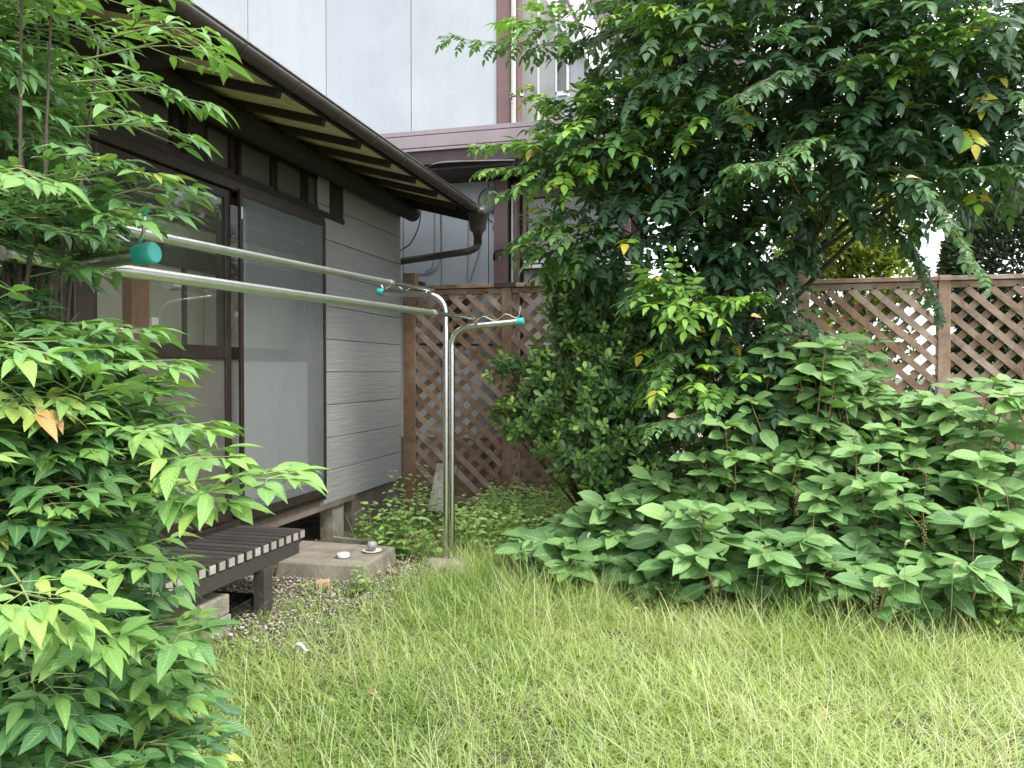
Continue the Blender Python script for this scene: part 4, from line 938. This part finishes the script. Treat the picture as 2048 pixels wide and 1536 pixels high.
def nandina():
    def spray(lv, st, p, d, size, L, tint, up=Zu):
        """one flat tripinnate leaf: rachis, side rachises and lance-shaped leaflets"""
        d = d.normalized(); q = p.copy(); pts = [q.copy()]; nn = 3; step = size / (nn + 1)
        for i in range(nn):
            d = (d + Vector((0, 0, -.07)) + rv(.05)).normalized(); q = q + d * step; pts.append(q.copy())
            sd = d.cross(up)
            if sd.length < .1: sd = d.cross(Rt)
            sd.normalize(); nr = sd.cross(d).normalized()
            for sg in (-1, 1):
                s2 = (sd * sg * .95 + d * .6 + rv(.2)).normalized(); l2 = size * (.52 - .11 * i); e = q + s2 * l2; m = q + s2 * l2 * .42
                st.append(([q.copy(), m, e], .0011, .0007))
                for c_, dd in ((m, .85), (e - s2 * l2 * .10, .95)):
                    for s3 in (-1, 1):
                        t = (s2 * .62 + s2.cross(nr) * s3 * .9 + rv(.3) + Vector((0, 0, -.03))).normalized()
                        if uni(0, 1) < .85: lv.add(c_, t, nr + rv(.3) - Fh * (.3 if p.z < 1.2 else .05), L * uni(.65, 1.1) * dd, tint + uni(-.13, .13), int(RNG.integers(0, 3)), uni(1.05, 1.45))
                lv.add(e, (s2 + rv(.2) + Vector((0, 0, -.02))), nr + rv(.35), L * uni(.9, 1.2), tint + uni(-.1, .14), int(RNG.integers(0, 3)), uni(1.05, 1.35))
        e = q + d * step; pts.append(e); st.append((pts, .0018, .0009))
        sd = d.cross(up).normalized() if d.cross(up).length > .1 else Rt.copy()
        for s3, k in ((-1, .8), (1, .8), (0, 1.15)):
            lv.add(e, (d + sd * s3 * .8 + rv(.12) + Vector((0, 0, -.03))), Zu + rv(.35), L * k * uni(.9, 1.15), tint + uni(-.05, .18), int(RNG.integers(0, 3)), 1.05)
    specs = [
        ('tall nandina branches arching across the upper left corner', (-1.36, 1.28), 290,
         [(-40, 60, 1.75, .19, .12, .35), (20, 195, 1.75, .15, .045, .25), (110, 10, 1.75, .13, .04, .2), (0, 215, 1.8, .14, .045, .3), (10, 420, 1.75, .15, .10, .3), (0, 480, 1.7, .13, .10, .3), (90, 390, 1.75, .07, .06, .12), (60, 450, 1.5, .10, .05, .12), (70, 560, 1.6, .08, .04, .12), (-120, 300, 1.8, .14, .33, .35)], 215, .050, .50, 
         [((280, 60), (400, 30), 1.55, .62), ((250, 100), (420, 60), 1.5, .60), ((250, 180), (400, 165), 1.55, .58), ((220, 250), (370, 240), 1.5, .5), ((200, 160), (320, 150), 1.5, .5),
          ((180, 350), (300, 325), 1.5, .82), ((230, 390), (370, 350), 1.6, .42), ((200, 400), (330, 385), 1.55, .45), ((160, 440), (280, 430), 1.5, .42), ((130, 310), (220, 300), 1.5, .5), ((20, 330), (90, 340), 1.3, .62)]),
        ('leafy nandina bush with pale green tips at the lower left', (-.98, 1.02), 300,
         [(40, 760, 1.45, .14, .11, .25), (90, 860, 1.40, .16, .10, .22), (120, 960, 1.35, .16, .10, .2), (20, 1000, 1.35, .16, .16, .25), (130, 1050, 1.35, .14, .08, .18), (30, 1170, 1.30, .14, .14, .22), (20, 1300, 1.25, .15, .14, .22), (90, 1310, 1.3, .12, .10, .18), (60, 1450, 1.25, .17, .12, .22), (0, 670, 1.5, .10, .07, .2), (30, 1540, 1.2, .2, .1, .2), (-80, 1100, 1.3, .2, .5, .3)], 500, .052, .47,
         [((180, 720), (330, 690), 1.35, .6), ((150, 680), (280, 640), 1.4, .55), ((200, 790), (290, 760), 1.35, .5), ((250, 860), (400, 830), 1.2, .68), ((330, 920), (440, 900), 1.15, .72), ((400, 960), (560, 925), 1.15, .72), ((350, 1000), (440, 980), 1.15, .72), 
          ((200, 1110), (320, 1100), 1.15, .72), ((60, 1190), (150, 1210), 1.0, .76), ((150, 1230), (210, 1260), 1.05, .68), ((270, 1250), (370, 1255), 1.15, .55), ((250, 1290), (340, 1300), 1.2, .6), ((260, 1400), (350, 1380), 1.2, .55), ((250, 1490), (380, 1490), 1.2, .40), ((30, 1150), (60, 1190), .95, .8), ((60, 1380), (150, 1420), 1.05, .35), ((20, 700), (110, 690), 1.2, .55), ((0, 760), (60, 800), 1.15, .9)]),
    ]
    for lab, (bx, by), npt, Bs, ns, L, tint, tips in specs:
        root = empty('nandina_bush', (bx, by, 0)); tag(root, lab, 'bush', 'nandina bushes')
        lv, st, br = Leaves(), [], []; B = [blob(*q) for q in Bs]; wts = np.array([q[1] * q[2] for q in B]); wts /= wts.sum()
        base = Vector((bx, by, 0))
        for i in range(ns):
            k = int(RNG.choice(len(B), p=wts)); p, o, r = sample(B[k], 2.4)
            d = (Rt * .3 + o * .7 - Fh * .25 + rv(.45)); d.z = d.z * .3 + .04
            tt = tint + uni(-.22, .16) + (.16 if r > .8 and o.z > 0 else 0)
            if 1.4 < p.z < 1.8: tt -= .2      # shade on the mid-height clump put into the leaf tint
            if uni(0, 1) < .008: tt = .93
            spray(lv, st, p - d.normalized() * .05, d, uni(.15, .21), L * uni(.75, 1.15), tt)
        for a, b_, dd, tt in tips:
            A, Bp = P(*a, dd + .06), P(*b_, dd); v = Bp - A; p0 = A - v * .5
            st.append(([p0, A, A + v * .4], .0022, .0016))
            spray(lv, st, A, v, max(.10, v.length * 1.1), L * 1.05, tt)
        for bl in B:
            for q in range(3):
                p, o, r = sample(bl, 2); s0 = base + Vector((uni(-.08, .08), uni(-.08, .08), 0)); m = Vector((s0.x * .7 + p.x * .3, s0.y * .7 + p.y * .3, p.z * .6)); br.append((smooth_path([s0, m, p], 7), .007, .0025))
        # no leaves grow right against the end of the laundry arm
        cap = P(279, 509, 1.65); ok = [i for i, q in enumerate(lv.p) if (Vector(q) + Vector(lv.t[i]).normalized() * lv.L[i] * .5 - cap).cross((CAMP - cap).normalized()).length > .055 or (Vector(q) - cap).length > .45]
        for nm in ('p', 't', 'n', 'L', 'c', 'k', 'w'): setattr(lv, nm, [getattr(lv, nm)[i] for i in ok])
        stems_obj(root, br, M['bark'], 'stems', 7); stems_obj(root, st, M['greenstem'], 'leaf_stalks', 4)
        plant(root, 'nan', lv, T_NAN, G['nandina'], npt, cell=16)
nandina()

def weeds():
    # small pale nettle-like weeds filling the strip before the fence
    def herb(lv, st, base, h, L, tint):
        lean = Vector((uni(-.2, .2), uni(-.3, .1), 1)).normalized(); top = base + lean * h; st.append(([base, (base + top) / 2 + rv(.01), top], .0022, .001)); n = max(2, int(h / .045))
        for j in range(1, n + 1):
            q = base.lerp(top, j / n); a = j * 1.57 + uni(-.3, .3)
            for sg in (0, math.pi):
                t = Vector((math.cos(a + sg), math.sin(a + sg), uni(-.25, .25) + .35 * j / n)); lv.add(q + t * .012, t, Zu + rv(.3) - Fh * .3, L * uni(.7, 1.1) * (1 - .35 * j / n), tint + uni(-.2, .2), int(RNG.integers(0, 3)), 1.0)
    lv, st = Leaves(), []
    for i in range(900):
        x = uni(-1.85, -.35); y = uni(5.0, 6.5) - .1 * (x + 1); h = uni(.12, .36) * (1 if x < -.9 else .75); herb(lv, st, Vector((x, y, 0)), h, uni(.05, .075), .68)
    root = empty('nettle_weeds', (-1.1, 6, 0)); tag(root, 'pale green nettle-like weeds growing at the foot of the lattice fence', 'weeds', kind='stuff')
    stems_obj(root, st, M['greenstem'], 'stems', 4)['kind'] = 'stuff'; plant(root, 'wee', lv, T_WEE, G['weed'], 0)
    for px, py, d, n, h0, L, tn, lab in ((790, 1090, 5.35, 22, .40, .085, .30, 'leafy weed beside the saucer at the slab corner'), (720, 1060, 5.75, 9, .26, .06, .45, 'small weed sprouting by the house foundation'), (715, 1165, 4.45, 8, .17, .055, .35, 'low weed over the front corner of the slab'),
                                     (840, 1000, 6.05, 12, .52, .075, .42, 'tall weed climbing in front of the leaning board'), (2010, 1180, 3.65, 16, .36, .075, .62, 'bright green weed at the right edge of the lawn'), (610, 1165, 4.45, 4, .09, .04, .3, 'tiny weed between bench leg and slab'), (480, 1275, 3.5, 7, .07, .035, .45, 'clover-like weed on the gravel before the tray'),
                                     (860, 1110, 5.2, 14, .22, .06, .5, 'weed tuft just left of the laundry stand')):
        g = onZ(px, py, 0) if py > 1050 else P(px, py, d); g = Vector(P(px, py, d)); g.z = 0; lv, st = Leaves(), []
        for i in range(n): herb(lv, st, g + Vector((uni(-.13, .13), uni(-.10, .10), 0)) * (h0 * 2.2), uni(.55, 1.1) * h0, L * uni(.8, 1.1), tn)
        root = empty('garden_weed', g); tag(root, lab, 'weed', 'garden weeds'); stems_obj(root, st, M['greenstem'], 'stems', 4); plant(root, 'wee', lv, T_WEE, G['weed'], 60, cell=12)
weeds()

# ------------------------------------------------------------------ grass
def lawn_density(x, y):
    """0..1: no grass on gravel or slab, thick lawn to the right"""
    e = np.clip((x + 2.15 + .12 * np.sin(y * 4)) / .75, 0, 1)
    e = np.maximum(e, .10 + .16 * (x > -2.25)); e = np.maximum(e, np.clip((3.15 - y) / .5, 0, .8))
    e = e * np.where((x < -1.95) & (y > 4.15) & (y < 4.9), 0, 1)
    e = e * np.where(np.hypot(x + 1.65, y - 4.71) < .12, .15, 1)
    return e
def vnoise(x, y, s, ph=0):
    return .5 + .25 * np.sin(x * s + ph + 1.3 * np.sin(y * s * .7 + ph)) + .25 * np.cos(y * s * 1.1 + 2.1 * ph + 1.1 * np.sin(x * s * .9))
def blades(name, N, xr, yr, Lr, Wr, tintf, lean, rows=4, label=None, droop=1.0, clump=None, zoff=0):
    x = RNG.uniform(*xr, N); y = RNG.uniform(*yr, N)
    if clump is not None:
        cx = RNG.uniform(*xr, clump[0]); cy = RNG.uniform(*yr, clump[0]); ki = RNG.integers(0, clump[0], N)
        x = cx[ki] + RNG.normal(0, clump[1], N); y = cy[ki] + RNG.normal(0, clump[1], N)
    keep = RNG.uniform(0, 1, N) < lawn_density(x, y); x, y = x[keep], y[keep]; N = len(x)
    L = RNG.uniform(*Lr, N) * (.75 + .5 * vnoise(x, y, 4.0)); W = RNG.uniform(*Wr, N); a = RNG.uniform(0, 2 * np.pi, N)
    h = np.stack([np.cos(a), np.sin(a), np.zeros(N)], 1); ln = np.abs(RNG.normal(lean[0], lean[1], N)); dr = droop * RNG.uniform(.3, 1.5, N)
    side = np.stack([-np.sin(a + RNG.normal(0, .5, N)), np.cos(a), np.zeros(N)], 1); tint = np.clip(tintf(x, y, N), 0, 1)
    p = np.stack([x, y, RNG.uniform(0, .012, N) + zoff], 1); V = np.zeros((N, rows * 2 - 1, 3)); k = 0; th = ln.copy()
    for i in range(rows):
        f = i / (rows - 1)
        if i:
            th = th + dr / (rows - 1) * .9; seg = (L / (rows - 1))[:, None]
            p = p + seg * (h * np.sin(th)[:, None] + np.array([0, 0, 1]) * np.cos(th)[:, None]); p[:, 2] = np.maximum(p[:, 2], .004)
        w = (W * (.75 + .5 * math.sin(f * 2.6)) * (1 - f ** 3))[:, None] * .5
        if i < rows - 1: V[:, k] = p - side * w; V[:, k + 1] = p + side * w; k += 2
        else: V[:, k] = p
    Fc = []
    for i in range(rows - 2): q = 2 * i; Fc += [(q, q + 1, q + 3), (q, q + 3, q + 2)]
    q = 2 * (rows - 2); Fc.append((q, q + 1, q + 2)); Fc = np.array(Fc); nv = rows * 2 - 1
    F3 = (Fc[None] + (np.arange(N) * nv)[:, None, None]).reshape(-1, 3)
    uv = np.tile(np.array([[0.2 if j % 2 == 0 else .8, j / nv] for j in range(nv)]), (N, 1))
    me = fast_mesh(name, V.reshape(-1, 3), F3, np.repeat(tint, nv), uv, G['grass']); return me
def grass():
    root = empty('lawn_grass', (0, 3.5, 0)); tag(root, 'overgrown yellow-green lawn grass with straw-coloured stalks', 'grass', kind='stuff')
    def patch(x, y, N):
        right = np.clip((x + .9) / 1.6, 0, 1); near = np.clip((3.8 - y) / 1.6, 0, 1)
        return .40 + .24 * right + .10 * near * right + .26 * (vnoise(x, y, 2.6, 1.7) - .5) + .25 * (vnoise(x, y, 7.5, .4) - .5) + RNG.normal(0, .11, N)
    R1 = ((-2.7, 3.2), (1.7, 5.9))
    a = [('grass_blades', blades('grass_blades', 160000, *R1, (.045, .10), (.0025, .0052), patch, (.85, .45), 4, droop=1.5)),
         ('grass_blades', blades('grass_blades', 60000, *R1, (.10, .22), (.002, .0038), lambda x, y, n: patch(x, y, n) + .06, (.6, .4), 5, droop=1.5, clump=(3000, .05))),
         ('straw_stalks', blades('straw_stalks', 24000, *R1, (.15, .34), (.0012, .0022), lambda x, y, n: RNG.uniform(.72, 1, n), (.9, .4), 5, droop=.7, clump=(1500, .08))),
         ('dry_thatch', blades('dry_thatch', 22000, *R1, (.06, .16), (.0012, .0026), lambda x, y, n: RNG.uniform(.6, 1, n), (1.2, .25), 4, droop=.4))]
    for n, me in a: link(n, me, root)['kind'] = 'stuff'
    me = blades('tall_grass', 13000, (-1.6, 3.2), (3.5, 5.4), (.18, .36), (.0018, .0036), lambda x, y, n: patch(x, y, n) + .12, (.35, .25), 6, droop=1.5, clump=(900, .06)); link('tall_grass', me, root)['kind'] = 'stuff'
    # broad-leaved crabgrass rosettes
    me = blades('crabgrass', 80000, *R1, (.04, .085), (.0055, .0105), lambda x, y, n: .44 + .10 * vnoise(x, y, 3.1, .3) + .12 * RNG.uniform(-1, 1, n), (.9, .4), 5, droop=1.1, clump=(7000, .03), zoff=.01); link('crabgrass', me, root)['kind'] = 'stuff'
grass()
def foxtails():
    for i, (px, py, d, h, bend, lab) in enumerate(((590, 1290, 1.9, .0, .05, 'dry foxtail with fluffy nodding head standing nearest the bench'), (375, 1370, 1.75, 0, .02, 'dry foxtail at the edge of the nandina bush'), (1810, 1090, 3.5, 0, .03, 'pale foxtail before the middle pokeweed'), (1520, 1100, 3.7, 0, .03, 'green foxtail leaning on the pokeweed leaves'),
                                       (1905, 1135, 3.4, 0, .05, 'slanting pale foxtail near the berry clusters'), (1175, 1075, 4.2, 0, .02, 'small white foxtail between the low pokeweed leaves'), (1265, 1225, 3.3, 0, .04, 'nodding foxtail in the middle of the lawn'))):
        tip = P(px, py, d); base = Vector((tip.x - .03 + uni(-.04, .04), tip.y - .02, 0)); R = empty('foxtail_grass', base); tag(R, lab, 'foxtail', 'foxtails')
        pts = smooth_path([base, base.lerp(tip, .5) + Vector((.01, 0, .02)), tip], 8); MB().tube(pts, [.0013] * len(pts), 5).build('stalk', M['twig'] if i < 2 else M['greenstem'], R)
        b = MB(); e = tip + Vector((bend * .6, 0, -.012 if i == 0 else .02)); c = [tip + Vector((0, 0, .0)), tip.lerp(e, .5) + Vector((0, 0, .008)), e]; c = smooth_path(c, 6); N = len(c)
        for j in range(260):
            q = c[j % N]; o = rv(); b.add([q + o * .003, q + o * .003 + rv(.0012), q + o * uni(.006, .010) + (e - tip).normalized() * .004], [(0, 1, 2)])
        b.tube(c, [.002 + .003 * math.sin(math.pi * min(1, (k + .5) / N)) for k in range(N)], 7); b.build('seed_head', M['dish'] if i in (0, 1, 5) else mat('foxtail_head', (.38, .40, .18), (.55, .55, .28), 30, .8), R)
foxtails()
# fallen leaves and debris
def litter():
    lv = Leaves()
    for i in range(125):
        if i < 110: x, y = uni(-2.7, -1.9), uni(4.7, 5.9)
        else: x, y = uni(-2.2, 2), uni(2.2, 5)
        lv.add((x, y, .03 + uni(0, .02)), rv() * Vector((1)) if False else Vector((uni(-1, 1), uni(-1, 1), uni(-.1, .3))), Zu + rv(.4), uni(.04, .08), uni(0, 1), int(RNG.integers(0, 3)))
    me = leaves_mesh('leaf_litter', lv.arrays(), np.ones(len(lv.p), bool), T_POK, M['litter']); tag(link('leaf_litter', me), 'dry brown fallen leaves under the house edge', 'leaf litter', kind='stuff')
litter()

def stray_leaves():
    lv = Leaves()
    for i, (px, py, d, c, lab) in enumerate(((1335, 833, 4.55, (.55, .38, .24), 'pale brown fallen leaf caught on the low wisteria spray'), (1502, 632, 4.45, (.60, .34, .16), 'orange-brown dead leaf lying on the wisteria before the fence'), (1812, 355, 3.85, (.62, .36, .22), 'brown withered leaf hanging among the upper right wisteria sprays')  )):
        p = P(px, py, d); m = mat('withered_leaf', tuple(x * .8 for x in c), c, 40, .8)
        lv = Leaves(); lv.add(p, Rt + rv(.3), Zu - Fh * .7 + rv(.2), .075, .5, 2, 1.2); me = leaves_mesh('fallen_leaf', lv.arrays(), np.ones(1, bool), T_POK, m); tag(link('fallen_leaf', me), lab, 'leaf', 'withered leaves')
stray_leaves()

# ------------------------------------------------------------------ beyond the fence
def back():
    root = empty('yellow_green_tree', onY(1700, 742, 9.2)); root.location.z = 0; bpy.context.view_layer.update(); tag(root, 'yellow-green leafy tree behind the fence, lit through by the sky', 'tree')
    B = [blob(1700, 440, 8.6, .75, .65, .5), blob(1620, 500, 8.6, .35, .5, .4), blob(1760, 560, 8.6, .5, .4, .4), blob(1690, 680, 8.6, .8, .4, .4)]
    lv, st = Leaves(), []; wts = np.array([q[1] * q[2] for q in B]); wts /= wts.sum()
    for i in range(2600):
        p, o, r = sample(B[int(RNG.choice(len(B), p=wts))], 2.6)
        for j in range(3): lv.add(p + rv(.04), o + rv(.9), Zu + rv(.7), uni(.08, .13), .35 + .5 * uni(0, 1), int(RNG.integers(0, 2)))
    base = root.matrix_world.translation.copy(); br = [(smooth_path([base, base + Vector((0, 0, 1.5)), B[0][0]], 6), .07, .03)]
    for bl in B:
        for q in range(6):
            p, o, r = sample(bl, 3); br.append((smooth_path([base + Vector((0, 0, 1.6)), (base + Vector((0, 0, 1.8)) + p) / 2, p], 5), .02, .005))
    stems_obj(root, br, M['bark'], 'branches', 6); plant(root, 'yel', lv, T_SIM, G['yellowtree'], 0)
    # rounded dark conifer
    root = empty('clipped_conifer', onY(2000, 742, 9.0)); root.location.z = 0; bpy.context.view_layer.update(); tag(root, 'dark clipped conifer behind the fence at the right edge', 'conifer')
    lv = Leaves(); B = [blob(2070, 540, 8.2, .90, .95, .7), blob(2060, 760, 8.2, .85, .8, .7)]
    for i in range(42000):
        p, o, r = sample(B[i % 2], 9); lv.add(p, o + rv(.6) + Vector((0, 0, .3)), rv(), uni(.08, .12), uni(0, 1), 0, .7)
    base = root.matrix_world.translation.copy(); stems_obj(root, [([base, base + Vector((0, 0, 2.2))], .1, .04)], M['bark'], 'trunk', 8); plant(root, 'con', lv, T_SIM, G['conifer'], 0)
    # low hedge and small trees further off
    for i, (px, w, h, Y, tn, lab) in enumerate(((1560, 1.6, 1.5, 10.5, .2, 'low ragged hedge beyond the fence behind the wisteria'), (1860, .9, .95, 11.5, .5, 'low pale bush beyond the fence under the bright sky gap'), (1480, 1.0, 3.4, 11, .1, 'dark distant tree behind the wisteria crown'), (1760, 1.1, 1.3, 9.6, .35, 'green bush seen through the right lattice panels'))):
        c = onY(px, 742, Y); root = empty('far_bush', (c.x, c.y, 0)); tag(root, lab, 'tree' if i == 2 else 'bush'); lv = Leaves()
        for j in range(2600):
            u = rv(); r = uni(0, 1) ** .4; p = Vector((c.x + u.x * w * r, c.y + u.y * .6 * r, h / 2 + u.z * h / 2 * r)); lv.add(p, u + rv(.8), Zu + rv(.8), uni(.07, .14), tn + uni(-.2, .3), int(RNG.integers(0, 2)))
        stems_obj(root, [([Vector((c.x, c.y, 0)), Vector((c.x, c.y, h * .7))], .06, .02)], M['bark'], 'trunk', 7); plant(root, 'far', lv, T_SIM, G['yellowtree'] if i == 1 else G['wisteria'], 0)
    # shaded soil strip and paved lane outside
    b = MB(); b.box((-8, 8.6, 0), (14, 40, .012)); tag(b.build('lane', M['concrete']), 'pale paved lane beyond the fence', kind='structure')
    b = MB(); b.box((2.0, 16, 0), (14, 16.2, 1.0)); tag(b.build('far_wall', M['whitewall']), 'low white wall far beyond the fence on the right', 'wall')
back()
